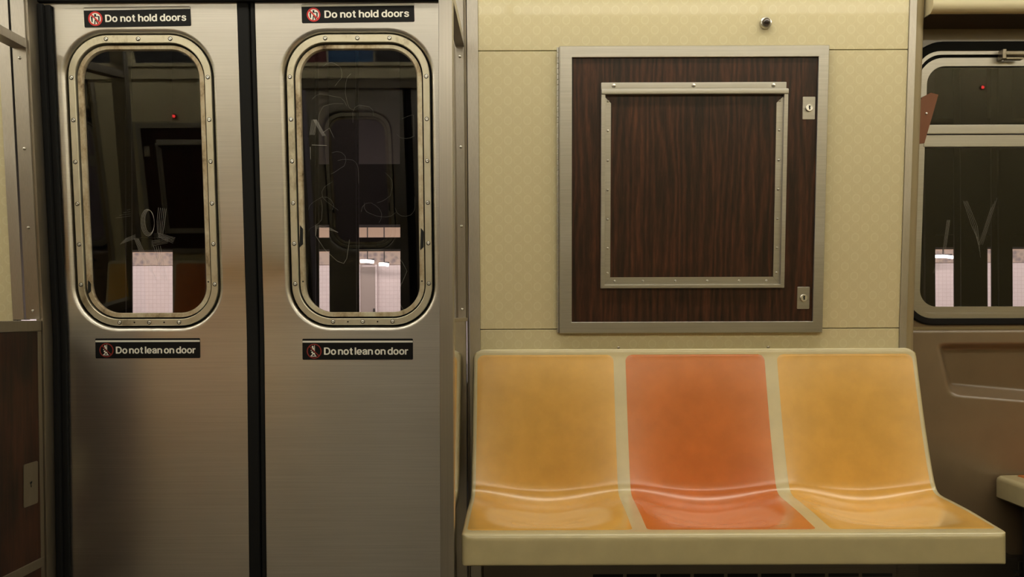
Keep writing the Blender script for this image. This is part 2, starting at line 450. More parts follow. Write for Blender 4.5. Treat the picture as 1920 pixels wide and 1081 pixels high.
# header above the doors
b = new(); add_box(b, -1.54, -0.1795, 0.0, 0.16, 2.012, 2.42, 0.002); shear(b, wall)
struct(obj('wall_header', b, 'steel_dark'))

# ------------------------------------------------------------------ door leaves
def scratches(cx, marks, prof, yoff, parent):
    bm = new()
    for pts, w in marks:
        P = [Vector((cx + x, 0, z)) for x, z in pts]
        for a, c in zip(P, P[1:]):
            d = (c - a); n = Vector((-d.z, 0, d.x)).normalized() * w / 2
            q = [a + n, c + n * 0.6, c - n * 0.6, a - n]
            f = [bm.verts.new((p.x, 0, p.z)) for p in q]; k = [bm.verts.new((p.x, 0.0002, p.z)) for p in q]
            bm.faces.new(f); bm.faces.new(k[::-1])
            for i in range(4): bm.faces.new((f[i], k[i], k[(i + 1) % 4], f[(i + 1) % 4]))
    for v in bm.verts: v.co.y += yoff + prof(v.co.z)
    return obj('scratch_marks', bm, 'scratch', parent, smooth=False)

ZC = 1.417
def make_door(name, cx, xa, xb, label, rubber_x, marks, wear):
    root = thing(name, label, 'door', ((xa + xb) / 2, door(0), 0))
    struct(root)
    hole = rr(cx, ZC, 0.2415, 0.465, 0.145, 12)
    bm = new()
    outer = [(xa, 0, 0.012), (xb, 0, 0.012), (xb, 0, 2.02), (xa, 0, 2.02)]
    tri = tessellate_polygon([[Vector(p) for p in outer], [Vector(p) for p in hole]])
    allp = outer + hole
    vs = [bm.verts.new(p) for p in allp]
    for t in tri:
        try: bm.faces.new([vs[i] for i in t])
        except ValueError: pass
    rings = []
    for i in range(0, 8):                                          # rolled edge turning into the recess
        a = i / 7 * PI / 2
        rings.append([(p[0], 0.020 * (1 - math.cos(a)), p[2]) for p in rr(cx, ZC, 0.2415 - 0.015 * math.sin(a), 0.465 - 0.013 * math.sin(a), 0.145 - 0.013 * math.sin(a), 12)])
    rings.append([(p[0], 0.034, p[2]) for p in rr(cx, ZC, 0.2260, 0.4515, 0.131, 12)])
    loft(bm, rings)
    # returns at the outer edges of the leaf
    loft(bm, [outer, [(p[0], 0.036, p[2]) for p in outer]])
    bmesh.ops.remove_doubles(bm, verts=bm.verts[:], dist=1e-5)
    shear(bm, door, True)
    obj('leaf_panel', bm, 'door_steel', root, 40)
    bm = new()                                                     # dark sealant behind the frame
    ringplate(bm, rr(cx, ZC, 0.2265, 0.452, 0.130, 12), rr(cx, ZC, 0.18, 0.408, 0.085, 12), 0.026, 0.035)
    shear(bm, door); obj('sealant', bm, 'rubber', root)
    bm = new()
    zc = (0.970 + 1.866) / 2; hh = (1.866 - 0.970) / 2; zi = (0.991 + 1.842) / 2; hi = (1.842 - 0.991) / 2
    o = rr(cx, zc, 0.2210, hh, 0.126, 14); i_ = rr(cx, zi, 0.2005, hi, 0.105, 14)
    o2 = rr(cx, zc, 0.2195, hh - 0.0015, 0.1245, 14); i2 = rr(cx, zi, 0.2020, hi + 0.0015, 0.1065, 14)
    Y = lambda pts, y: [(p[0], y, p[2]) for p in pts]
    loft(bm, [Y(o, 0.026), Y(o, 0.0105), Y(o2, 0.009), Y(i2, 0.009), Y(i_, 0.0105), Y(i_, 0.026)], loop=True)
    shear(bm, door); fr_ = obj('window_frame', bm, 'alu', root, 40)
    bm = new()
    zb = (0.9965 + 1.8365) / 2; hb = (1.8365 - 0.9965) / 2; zg = (1.011 + 1.823) / 2; hg = (1.823 - 1.011) / 2
    o = rr(cx, zb, 0.1960, hb, 0.101, 14); i_ = rr(cx, zg, 0.1800, hg, 0.085, 14); i2 = rr(cx, zg, 0.1830, hg + 0.003, 0.088, 14)
    loft(bm, [Y(o, 0.030), Y(o, 0.0165), Y(i2, 0.0175), Y(i_, 0.022), Y(i_, 0.030)], loop=True)
    shear(bm, door); obj('glazing_bead', bm, 'bead', root, 40)
    bm = new()
    g = rr(cx, zg, 0.1830, hg + 0.003, 0.088, 12)
    loft(bm, [Y(g, 0.0255), Y(g, 0.0305)], caps=(True, True))
    shear(bm, door); pane = obj('window_pane', bm, 'glass', root)
    # rivets round the frame
    spots = [(cx + dx, 1.854) for dx in (-0.099, 0.0, 0.099)]
    for z in (1.738, 1.609, 1.481, 1.352, 1.226, 1.100):
        spots += [(cx - 0.2108, z), (cx + 0.2108, z)]
    spots += [(cx + dx, 0.9805) for dx in (-0.094, 0.0, 0.094)]
    for x, z in spots:
        put(RIVET, x, z, door, 0.0088, fr_); put(RIVET_RING, x, z, door, 0.0088, fr_)
    for dx in (-0.047, 0.047): put(HOLE, cx + dx, 0.9805, door, 0.0088, fr_)
    for sx_ in (-0.188, 0.188): put(HOLE, cx + sx_, 1.108, door, 0.0168, fr_)
    bm = new()
    for x, za, zb in wear: poly(bm, [(x - 0.006, za), (x + 0.005, za + 0.01), (x + 0.006, zb - 0.012), (x - 0.003, zb)], 0.0160, 0.0172)
    shear(bm, door); obj('worn_patch', bm, 'black', root, smooth=False)
    # rubber edge
    bm = new()
    x0, x1 = rubber_x
    s = 1 if x1 > x0 else -1
    pr = [(x0, 0.036), (x0, 0.002), (x0 + s * 0.004, -0.003), (x1 - s * 0.006, -0.003), (x1 - s * 0.002, 0.001), (x1, 0.008), (x1, 0.036)]
    loft(bm, [[(x, y + door(z), z) for x, y in pr] for z in (0.012, 0.88, 0.91, 0.93, 0.95, 0.97, 0.99, 1.02, 2.02)], caps=(True, True))
    obj('rubber_edge', bm, 'rubber', root, 50)
    if marks: scratches(cx, marks, door, 0.0250, pane)
    return root

def ell(cx_, cz_, a, b_, n=22, ph=0.0, turns=1.0): return [(cx_ + a * math.cos(ph + turns * 2 * PI * i / n), cz_ + b_ * math.sin(ph + turns * 2 * PI * i / n)) for i in range(n + 1)]
LM = []
for k in range(4): LM.append((ell(0.0 + 0.002 * k, 1.295 + 0.001 * k, 0.021 - 0.002 * k, 0.042 - 0.002 * k, 20, k), 0.0007))
for k in range(5):
    LM.append(([(0.036 + 0.006 * k, 1.342 - 0.001 * k), (0.030 + 0.006 * k, 1.300), (0.030 + 0.004 * k, 1.262 - 0.001 * k)], 0.0007))
    LM.append(([(0.032, 1.262 - 0.003 * k), (0.085 - 0.002 * k, 1.247 - 0.004 * k)], 0.0006))
    LM.append(([(-0.090 + 0.004 * k, 1.228 + 0.004 * k), (-0.040, 1.246 + 0.003 * k)], 0.0005))
    LM.append(([(-0.044 + 0.003 * k, 1.246), (-0.016 + 0.009 * k, 1.165 - 0.012 * k)], 0.0005))
for k in range(4):
    LM.append(([(0.010, 1.222 + 0.005 * k), (0.062, 1.232 + 0.004 * k)], 0.0005))
    LM.append(([(0.016 + 0.007 * k, 1.222), (0.038 + 0.006 * k, 1.128 - 0.006 * k)], 0.0005))
    LM.append(([(-0.100 + 0.012 * k, 1.310 + 0.008 * k), (-0.052, 1.316 + 0.007 * k)], 0.0004))
RM = []
for k in range(6):
    RM.append(([(-0.158 + 0.003 * k, 1.565), (-0.150 + 0.003 * k, 1.612), ], 0.0006))
    RM.append(([(-0.146 + 0.002 * k, 1.612), (-0.118 + 0.002 * k, 1.562)], 0.0006))
RM += [([(-0.152, 1.534), (-0.105, 1.532)], 0.0012), ([(-0.157, 1.528), (-0.157, 1.490)], 0.0014), ([(-0.118, 1.571), (-0.096, 1.586), (-0.082, 1.556)], 0.0006)]
for k in range(3): RM += [([(-0.140 - 0.002 * k, 1.284 - 0.004 * k), (-0.100, 1.276 - 0.003 * k), (-0.075, 1.262)], 0.0005), ([(-0.141 - 0.003 * k, 1.285), (-0.147, 1.250)], 0.0006)]
RM += [([(-0.145, 1.25), (-0.12, 1.21), (-0.08, 1.172), (-0.06, 1.165), (-0.05, 1.18), (-0.04, 1.24)], 0.0006),
       ([(0.10, 1.19), (0.125, 1.17), (0.14, 1.14), (0.118, 1.09), (0.11, 1.05), (0.125, 1.02), (0.16, 1.015)], 0.0006)]
rnd = random.Random(4)
for k in range(16):
    x, z = rnd.uniform(-0.14, 0.14), rnd.uniform(1.28, 1.78); a = rnd.uniform(0, 6.28); pts = []
    for i in range(9):
        pts.append((max(-0.168, min(0.168, x)), z)); x += 0.016 * math.cos(a); z += 0.016 * math.sin(a); a += rnd.uniform(-0.1, 0.7) * (1 if k % 2 else -1)
    RM.append((pts, 0.00035))

door_l = make_door('door_1', -1.1985, -1.500, -0.888, 'brushed steel left door leaf with rounded scratched window', (-0.888, -0.8505), LM, [(-1.1985 - 0.189, 1.07, 1.115)])
door_r = make_door('door_2', -0.523, -0.8325, -0.20, 'brushed steel right door leaf with rounded window, beside the seats', (-0.8325, -0.8495), RM, [(-0.523 - 0.190, 1.215, 1.285), (-0.523 + 0.190, 1.205, 1.275)])

# ------------------------------------------------------------------ stickers on the doors
# plain grotesque letters drawn with strokes; capital height 100, x-height 73
def arc(cx, cy, rx, ry, a0, a1, n=14, e=2.25):
    out_ = []
    for i in range(n + 1):
        t = math.radians(a0 + (a1 - a0) * i / n); c, s_ = math.cos(t), math.sin(t)
        out_.append((cx + rx * math.copysign(abs(c) ** (2 / e), c), cy + ry * math.copysign(abs(s_) ** (2 / e), s_)))
    return out_
def spl(pts): return [tuple(p) for p in catmull(pts, 6)]
OO = lambda cx: arc(cx, 36.5, 23.0, 30.5, 0, 360, 36)
GL = {
    'l': (16, [([(8, 0), (8, 100)], 16)]),
    'o': (62, [(OO(31), 15.5)]),
    'D': (74, [([(8.5, 0), (8.5, 100)], 17), ([(8, 7.5), (32, 7.5)] + arc(32, 50, 34, 42.5, -90, 90, 20)[1:-1] + [(32, 92.5), (8, 92.5)], 15.5)]),
    'n': (59, [([(8, 0), (8, 73)], 16), ([(8, 44)] + arc(29.5, 46, 21.5, 20, 165, 0, 16) + [(51, 0)], 15.5)]),
    'h': (59, [([(8, 0), (8, 100)], 16), ([(8, 44)] + arc(29.5, 46, 21.5, 20, 165, 0, 16) + [(51, 0)], 15.5)]),
    't': (40, [([(20, 93), (20, 22)] + arc(31, 20, 11, 13, 180, 270, 8) + [(40, 6.8)], 15.5), ([(2, 66.5), (39, 66.5)], 13)]),
    'd': (62, [(OO(31), 15.5), ([(54, 0), (54, 100)], 16)]),
    'b': (62, [(OO(31), 15.5), ([(8, 0), (8, 100)], 16)]),
    'r': (39, [([(8, 0), (8, 73)], 16), ([(8, 38)] + arc(33, 44, 25, 21.5, 175, 88, 10) + [(38, 65.5)], 15)]),
    'e': (61, [(arc(31, 36.5, 23, 30.5, 0, 322, 34), 15), ([(9, 35), (61, 35)], 12.5), ([(54, 33), (54.5, 42)], 13)]),
    's': (56, [(spl([(48.5, 51), (45, 61), (29, 67.5), (13, 62), (10.5, 52), (18, 43.5), (34, 37), (46, 30), (48, 18.5), (41, 8.5), (27.5, 5.5), (12, 10), (7.5, 22)]), 14.5)]),
    'a': (58, [([(7.5, 50)] + arc(28, 49, 20.5, 18, 170, 0, 16) + [(48.5, 0)], 15), (spl([(47, 42), (34, 39.5), (16, 34.5), (8, 21), (14, 8.5), (27, 6.5), (40, 12.5), (48, 25)]), 14)]),
    'U': (72, [([(8.5, 100)] + arc(36, 36, 27.5, 29.5, 180, 360, 20) + [(63.5, 100)], 16.5)]),
    'f': (38, [([(15, 0), (15, 78)] + arc(27, 80, 12, 13, 180, 95, 8) + [(37, 93)], 15.5), ([(0, 66.5), (36, 66.5)], 13)]),
    'g': (62, [(OO(31), 15.5), ([(54, 73)] + arc(31, -2, 23, 18, 0, -165, 16), 15)]),
    '2': (58, [(spl([(7, 68), (13, 86), (29, 93), (46, 86), (50, 70), (40, 52), (22, 34), (9, 8)]), 15), ([(1, 7.5), (57, 7.5)], 15)]),
    '8': (58, [(arc(29, 73, 19, 19.5, 0, 360, 30, 2), 14.5), (arc(29, 27, 21.5, 20.5, 0, 360, 30, 2), 14.5)]),
}
def text_mesh(body, x0, x1, zb, cap, space=26, gap=10.5):
    """(thin solid letters as a bmesh) text fitted between x0 and x1 with its baseline at zb"""
    bm = bmesh.new(); pen = 0.0
    for ch in body:
        if ch == ' ': pen += space; continue
        adv, strokes = GL[ch]
        for k_, (pts, w) in enumerate(strokes):
            w *= 1.13; y_ = -0.00003 * k_
            P = [Vector(p) for p in pts]; closed = (P[0] - P[-1]).length < 1e-6
            if closed: P = P[:-1]
            n = len(P); Lf, Rt = [], []
            for i in range(n):
                a_ = P[i - 1] if (closed or i > 0) else P[i]; c_ = P[(i + 1) % n] if (closed or i < n - 1) else P[i]
                d1 = (P[i] - a_); d2 = (c_ - P[i])
                d1 = d1.normalized() if d1.length > 1e-9 else d2.normalized(); d2 = d2.normalized() if d2.length > 1e-9 else d1
                n1, n2 = Vector((-d1.y, d1.x)), Vector((-d2.y, d2.x)); m_ = n1 + n2
                m_ = m_ / max(0.5, 1 + n1.dot(n2)) * (w / 2)
                Lf.append(P[i] + m_); Rt.append(P[i] - m_)
            vl = [bm.verts.new((pen + p.x, y_, p.y)) for p in Lf]; vr = [bm.verts.new((pen + p.x, y_, p.y)) for p in Rt]
            for i in range(n if closed else n - 1):
                j = (i + 1) % n; bm.faces.new((vl[i], vl[j], vr[j], vr[i]))
        pen += adv + gap
    lo, hi = min(v.co.x for v in bm.verts), max(v.co.x for v in bm.verts)
    kx, kz = (x1 - x0) / (hi - lo), cap / 100.0
    for v in bm.verts: v.co = Vector((x0 + (v.co.x - lo) * kx, v.co.y, zb + v.co.z * kz))
    ext = bmesh.ops.extrude_face_region(bm, geom=bm.faces[:])
    for g_ in ext['geom']:
        if isinstance(g_, bmesh.types.BMVert): g_.co.y -= 0.00035
    return bm
def sticker(label, x0, x1, z0, z1, tilt, body, kind, text_rng, cap, group):
    w, h = x1 - x0, z1 - z0; cx, cz = (x0 + x1) / 2, (z0 + z1) / 2
    root = thing('sign_sticker', label, 'sign', (cx, door(z0), z0), group)
    off = -0.0009
    def fin(bm, name, material, parent=root):
        for v in bm.verts:
            dx, dz = v.co.x - cx, v.co.z - cz
            v.co.x = cx + dx - tilt * dz; v.co.z = cz + dz + tilt * dx
            v.co.y += off + door(v.co.z)
        return obj(name, bm, material, parent, smooth=False)
    bm = new(); r = rr(cx, cz, w / 2, h / 2, 0.0035, 4)
    loft(bm, [[(p[0], 0.0009, p[2]) for p in r], r], caps=(False, True)); back = fin(bm, 'backing', 'sticker_black')
    bm = new()
    sa, sb = (0.03, 0.145) if kind == 'hold' else (0.095, 0.185)
    zs0, zs1 = z1 - h * sb, z1 - h * sa
    poly(bm, [(x0 + 0.0006, zs0), (x1 - 0.0006, zs0), (x1 - 0.0006, zs1), (x0 + 0.0006, zs1)], -0.0003, 0.0002)
    fin(bm, 'stripe', 'sticker_white')
    bm = text_mesh(body, x0 + w * text_rng[0], x0 + w * text_rng[1], z1 - h * text_rng[2], cap, 28 if kind == 'hold' else 17, 8 if kind == 'hold' else 7.5)
    fin(bm, 'lettering', 'sticker_white')
    ix, iz = x0 + w * 0.106, z1 - h * (0.565 if kind == 'hold' else 0.59)
    R_ = h * 0.365 if kind == 'hold' else h * 0.352
    if kind == 'hold':
        bm = new(); disc(bm, ix, iz, R_ * 0.80, -0.0003, 0.0002); ic = fin(bm, 'prohibition_symbol', 'sticker_white')
        bm = new()                                                 # dark figure with arms out holding two door edges
        disc(bm, ix, iz + R_ * 0.50, R_ * 0.15, -0.0005, 0, 18)
        poly(bm, [(ix - R_ * 0.62, iz + R_ * 0.30), (ix - R_ * 0.55, iz - R_ * 0.42), (ix - R_ * 0.40, iz - R_ * 0.52), (ix - R_ * 0.36, iz + R_ * 0.34)], -0.0005, 0)
        poly(bm, [(ix + R_ * 0.62, iz + R_ * 0.30), (ix + R_ * 0.40, iz + R_ * 0.38), (ix + R_ * 0.42, iz - R_ * 0.50), (ix + R_ * 0.58, iz - R_ * 0.40)], -0.0005, 0)
        poly(bm, [(ix - R_ * 0.42, iz + R_ * 0.36), (ix + R_ * 0.42, iz + R_ * 0.36), (ix + R_ * 0.42, iz + R_ * 0.24), (ix - R_ * 0.42, iz + R_ * 0.24)], -0.0005, 0)
        poly(bm, [(ix - R_ * 0.06, iz - R_ * 0.05), (ix + R_ * 0.10, iz - R_ * 0.05), (ix + R_ * 0.40, iz - R_ * 0.70), (ix + R_ * 0.24, iz - R_ * 0.74)], -0.0005, 0)
        poly(bm, [(ix - R_ * 0.08, iz - R_ * 0.05), (ix + R_ * 0.06, iz - R_ * 0.05), (ix - R_ * 0.04, iz - R_ * 0.76), (ix - R_ * 0.20, iz - R_ * 0.74)], -0.0005, 0)
        fin(bm, 'figure', 'sticker_black', ic)
        bm = new(); ring(bm, ix, iz, R_ * 0.78, R_, -0.0006, 0)
        bar2(bm, ix - R_ * 0.60, iz + R_ * 0.60, ix + R_ * 0.60, iz - R_ * 0.60, R_ * 0.22, -0.0006, 0)
        fin(bm, 'red_bar', 'sticker_red', ic)
    else:
        bm = new()
        disc(bm, ix - R_ * 0.20, iz + R_ * 0.58, R_ * 0.13, -0.0004, 0, 16)
        poly(bm, [(ix - R_ * 0.28, iz + R_ * 0.44), (ix - R_ * 0.02, iz + R_ * 0.46), (ix - R_ * 0.02, iz + R_ * 0.06), (ix - R_ * 0.14, iz + R_ * 0.20)], -0.0004, 0)
        bar2(bm, ix + R_ * 0.05, iz + R_ * 0.80, ix + R_ * 0.05, iz + R_ * 0.02, R_ * 0.07, -0.0004, 0)
        disc(bm, ix - R_ * 0.26, iz - R_ * 0.16, R_ * 0.13, -0.0004, 0, 16)
        disc(bm, ix - R_ * 0.40, iz + R_ * 0.10, R_ * 0.07, -0.0004, 0, 12)
        poly(bm, [(ix - R_ * 0.24, iz - R_ * 0.26), (ix + R_ * 0.06, iz - R_ * 0.22), (ix + R_ * 0.12, iz - R_ * 0.44), (ix - R_ * 0.22, iz - R_ * 0.44)], -0.0004, 0)
        bar2(bm, ix - R_ * 0.18, iz - R_ * 0.40, ix - R_ * 0.42, iz - R_ * 0.66, R_ * 0.12, -0.0004, 0)
        bar2(bm, ix + R_ * 0.06, iz - R_ * 0.40, ix + R_ * 0.16, iz - R_ * 0.66, R_ * 0.12, -0.0004, 0)
        bar2(bm, ix - R_ * 0.52, iz - R_ * 0.68, ix + R_ * 0.30, iz - R_ * 0.68, R_ * 0.09, -0.0004, 0)
        ic = fin(bm, 'prohibition_symbol', 'sticker_white')
        bm = new(); ring(bm, ix, iz, R_ * 0.86, R_, -0.0006, 0)
        bar2(bm, ix - R_ * 0.63, iz + R_ * 0.63, ix + R_ * 0.63, iz - R_ * 0.63, R_ * 0.13, -0.0006, 0)
        fin(bm, 'red_bar', 'sticker_dark_red', ic)
    return root
sticker('black Do not hold doors sticker above the left door window', -1.357, -1.030, 1.887, 1.9465, 0.012, 'Do not hold doors', 'hold', (0.198, 0.957, 0.735), 0.0212, 'door stickers')
sticker('scuffed black Do not hold doors sticker above the right door window', -0.690, -0.345, 1.8975, 1.9545, 0.009, 'Do not hold doors', 'hold', (0.202, 0.953, 0.735), 0.0212, 'door stickers')
sticker('black Do not lean on door sticker below the left door window', -1.366, -1.0355, 0.8675, 0.9305, 0.0, 'Do not lean on door', 'lean', (0.195, 0.956, 0.757), 0.0215, 'door stickers')
sticker('black Do not lean on door sticker below the right door window', -0.7125, -0.3635, 0.8605, 0.927, -0.002, 'Do not lean on door', 'lean', (0.195, 0.956, 0.757), 0.0225, 'door stickers')

# ------------------------------------------------------------------ partitions beside the doorway
def partition(label, wx0, wx1, face_side, wood):
    """post + low panel + top bar + screwed wall strip. wx0..wx1: the 35 mm thickness in x"""
    root = thing('doorway_partition', label, 'partition', ((wx0 + wx1) / 2, 2.07, 0))
    bm = new(); add_box(bm, wx0, wx1, 2.058, 2.093, 0.0, 2.42, 0.003); obj('post', bm, 'steel_mid', root)
    # low panel, leaning back with the wall at its rear edge
    bm = new(); xa, xb = wx0 + 0.006, wx1 - (0.006 if wood else 0.0015)
    rings = []
    for z in (0.02, 0.95, 0.985):
        rings.append([(xa, 2.093, z), (xb, 2.093, z), (xb, wall(z) - 0.004, z), (xa, wall(z) - 0.004, z)])
    loft(bm, rings, caps=(True, True))
    obj('lower_panel', bm, 'wood' if wood else 'mirror_steel', root)
    bm = new()
    if wood:
        add_box(bm, wx0 + 0.002, wx1 - 0.002, 2.093, wall(0.97) - 0.003, 0.955, 0.988, 0.003)
        add_box(bm, wx0 + 0.003, wx1 - 0.003, 2.093, wall(0.25) - 0.003, 0.232, 0.262, 0.003)
        obj('panel_rail', bm, 'steel_dark', root)
        bm = new(); add_box(bm, wx0 + 0.004, wx1 - 0.004, -0.022, -0.002, 0.02, 0.955, 0.002); shear(bm, wall, True)
        obj('panel_edge_strip', bm, 'steel_dark', root)
    else:
        add_box(bm, wx0 + 0.003, wx1 - 0.0005, 2.093, wall(0.985) - 0.003, 0.982, 0.992, 0.001); obj('panel_rail', bm, 'steel_dark', root)
    bm = new(); add_box(bm, wx0 + 0.004, wx1 - 0.006, -0.006, 0.0, 0.992, 2.42, 0.0015); shear(bm, wall)
    strip = obj('wall_strip', bm, 'steel_mid', root)
    for z in (1.772, 1.506, 1.270, 1.018):
        put(SCREW, (wx0 + wx1) / 2, z, wall, -0.006, strip).scale = (1.25, 1.25, 1.25)
    bm = new(); add_box(bm, wx0 + 0.004, wx1 - 0.004, 2.09, wall(1.81) - 0.006, 1.801, 1.828, 0.0012); obj('top_bar', bm, 'steel_mid', root)
    return root
part_r = partition('steel partition with slim post and polished low panel left of the seats', -0.218, -0.1835, 1, False)
part_l = partition('wood-panelled partition with steel bar at the left edge of the photo', -1.541, -1.4895, 1, True)
# lock plate on the left partition
bm = new()
pl = rr(2.510, 0.498, 0.036, 0.064, 0.006, 5)
loft(bm, [[(-1.4950, p[0], p[2]) for p in pl], [(-1.4935, p[0], p[2]) for p in pl]], caps=(False, True))
lp = obj('lock_plate', bm, 'steel_dark', part_l)
bm = new()
pts = [(y_ - 0.025, z_) for y_, z_ in [(2.530, 0.504), (2.541, 0.506), (2.540, 0.500), (2.536, 0.499), (2.538, 0.488), (2.534, 0.489), (2.533, 0.499), (2.530, 0.500)]]
loft(bm, [[(-1.4937, y, z) for y, z in pts], [(-1.4931, y, z) for y, z in pts]], caps=(False, True)); obj('keyhole', bm, 'keyhole', lp)

# ------------------------------------------------------------------ equipment cabinet in the wall
cab = thing('equipment_cabinet', 'dark wood cabinet door in a steel frame with an empty poster holder', 'cabinet', (0.497, wall(0.942) - 0.015, 0.942))
def rect(x0, x1, z0, z1): return [(x0, 0, z0), (x1, 0, z0), (x1, 0, z1), (x0, 0, z1)]
bm = new(); o = rect(0.0965, 0.899, 0.943, 1.7985); i_ = rect(0.1335, 0.868, 0.9775, 1.765)
Y = lambda pts, y: [(p[0], y, p[2]) for p in pts]
ob = rect(0.0985, 0.897, 0.945, 1.7965)
ib = rect(0.1325, 0.869, 0.9765, 1.766)
loft(bm, [Y(o, 0.004), Y(o, -0.015), Y(ob, -0.018), Y(ib, -0.018), Y(i_, -0.017), Y(i_, 0.004)], loop=True)
shear(bm, wall); obj('frame', bm, 'steel_h', cab, 25)
bm = new(); add_box(bm, 0.132, 0.8695, -0.009, 0.0, 0.976, 1.7665); shear(bm, wall); obj('wood_panel', bm, 'wood', cab)
bm = new(); rings = []
add_box(bm, 0.0905, 0.0965, -0.0075, 0.002, 0.945, 1.797)
n = 54; dz = (1.797 - 0.945) / n
for k in range(n):
    z0 = 0.945 + k * dz
    lathe = [(0.0033, z0 + 0.0011), (0.0033, z0 + dz - 0.0011)]
    rings = [[(0.0918 + 0.0033 * math.cos(2 * PI * i / 10), -0.009 + 0.0033 * math.sin(2 * PI * i / 10), z) for i in range(10)] for _, z in lathe]
    loft(bm, rings, caps=(True, True))
shear(bm, wall); obj('piano_hinge', bm, 'steel_h', cab)
# poster holder
bm = new(); F = -0.009
def mit(x0, x1, z0, z1, horizontal, ya):
    pass
# raised outer lip, left right and bottom
add_box(bm, 0.2205, 0.2330, F - 0.013, F, 1.0795, 1.660, 0.0015)
add_box(bm, 0.7660, 0.7785, F - 0.013, F, 1.0795, 1.660, 0.0015)
add_box(bm, 0.2305, 0.7685, F - 0.013, F, 1.0795, 1.0905, 0.0015)
# flat riveted flanges with mitred ends
for pts in ([(0.233, 1.0905), (0.2505, 1.1135), (0.2505, 1.632), (0.233, 1.650)], [(0.766, 1.0905), (0.7465, 1.1135), (0.7465, 1.632), (0.766, 1.650)],
            [(0.2335, 1.0905), (0.7655, 1.0905), (0.746, 1.1135), (0.251, 1.1135)]):
    poly(bm, pts, F - 0.003, F)
shear(bm, wall); ph = obj('poster_holder', bm, 'steel_h', cab, 25)
bm = new(); add_box(bm, 0.2205, 0.7745, F - 0.006, F, 1.670, 1.6925, 0.002); add_box(bm, 0.2205, 0.7790, F - 0.016, F, 1.6550, 1.6715, 0.003)
shear(bm, wall); tc = obj('top_clip', bm, 'steel_h', cab, 25)
for x in (0.259, 0.497, 0.735): put(SCREW, x, 1.682, wall, F - 0.006, tc).scale = (1.7, 1.7, 1.7)
for z in (1.638, 1.551, 1.463, 1.376, 1.288, 1.201, 1.126):
    put(SCREW, 0.2420, z, wall, F - 0.003, ph).scale = (1.0, 1.0, 1.0); put(SCREW, 0.7560, z, wall, F - 0.003, ph).scale = (1.0, 1.0, 1.0)
for x in (0.264, 0.350, 0.449, 0.546, 0.643, 0.726): put(SCREW, x, 1.102, wall, F - 0.003, ph).scale = (1.0, 1.0, 1.0)
def lock(x, z):
    bm = new(); r = rr(x, z, 0.0188, 0.0335, 0.0025, 4)
    r2 = rr(x, z, 0.0180, 0.0327, 0.002, 4)
    loft(bm, [Y(r, 0.0), Y(r, -0.0012), Y(r2, -0.002)], caps=(False, True)); shear(bm, lambda q: wall(q) + F)
    pl_ = obj('lock_plate', bm, 'steel_h', cab, 25)
    bm = new(); lathe_y(bm, [(0.0110, 0.0), (0.0110, -0.0055), (0.0100, -0.0065), (0.0088, -0.0065), (0.0082, -0.0052), (0.001, -0.0052), (0, -0.0052)], x, wall(z) + F - 0.002, z)
    obj('lock_cylinder', bm, 'screw', pl_)
    bm = new(); y = wall(z) + F - 0.002
    pts = [(-0.0005, 0.0062), (0.0024, 0.0060), (0.0034, 0.0030), (0.0018, 0.0006), (0.0030, -0.0025), (0.0014, -0.0060), (-0.0024, -0.0064), (-0.0010, -0.0030), (-0.0030, -0.0005), (-0.0016, 0.0025), (-0.0030, 0.0055)]
    poly(bm, [(x + a, z + c) for a, c in pts], y - 0.0058, y - 0.0050); obj('keyhole', bm, 'keyhole', pl_)
lock(0.844, 1.6165); lock(0.8405, 1.049)

# round button above the cabinet
kb = thing('wall_button', 'small round dark button in a metal bezel above the cabinet', 'button', (0.7115, wall(1.867), 1.867))
bm = new(); lathe_y(bm, [(0.0175, 0.002), (0.0175, -0.006), (0.0160, -0.010), (0.0130, -0.0115), (0.0118, -0.010), (0.0118, -0.004), (0, -0.004)], 0.7115, wall(1.867), 1.867, 32); obj('bezel', bm, 'screw', kb)
bm = new(); lathe_y(bm, [(0.0128, -0.004)] + [(0.0128 * math.cos(a), -0.010 - 0.014 * math.sin(a)) for a in [i * PI / 2 / 8 for i in range(8)]] + [(0, -0.024)], 0.7115, wall(1.867), 1.867, 32); obj('dome', bm, 'knob_dark', kb)

# ------------------------------------------------------------------ three seat bench
BX0, BX1 = -0.168, 1.185
SEATS = [(-0.154, 0.2595), (0.296, 0.719), (0.757, 1.169)]
PROF = catmull([(2.566, 0.878), (2.564, 0.891), (2.556, 0.8955), (2.549, 0.889), (2.543, 0.860), (2.522, 0.780), (2.497, 0.690), (2.468, 0.600), (2.444, 0.535),
                (2.428, 0.501), (2.410, 0.486), (2.380, 0.4805), (2.320, 0.4785), (2.227, 0.4740), (2.140, 0.4665), (2.090, 0.4625), (2.072, 0.4600),
                (2.063, 0.4550), (2.0595, 0.4470), (2.0590, 0.430), (2.0590, 0.400), (2.0600, 0.386), (2.064, 0.3815)], 11)
ARC = [0.0]
for a, c in zip(PROF, PROF[1:]): ARC.append(ARC[-1] + (c - a).length)
def pnorm(i):
    t = (PROF[min(i + 1, len(PROF) - 1)] - PROF[max(i - 1, 0)]).normalized()
    return Vector((-t.y, t.x)) if False else Vector((t.y, -t.x))    # points out of the shell, towards the sitter
def smooth01(t): t = max(0, min(1, t)); return t * t * (3 - 2 * t)
def dish(x, y, z, i):
    for k, (a, c) in enumerate(SEATS):
        if a - 0.012 < x < c + 0.012:
            u = (x - a + 0.012) / (c - a + 0.024)
            w = math.sin(PI * u) ** 1.3
            t_ = max(0.0, min(1.0, (0.890 - z) / 0.385)); back = t_ ** 1.8
            front = smooth01((y - 2.080) / 0.22)
            amp = 0.051
            return amp * w * back * front
    return 0.0
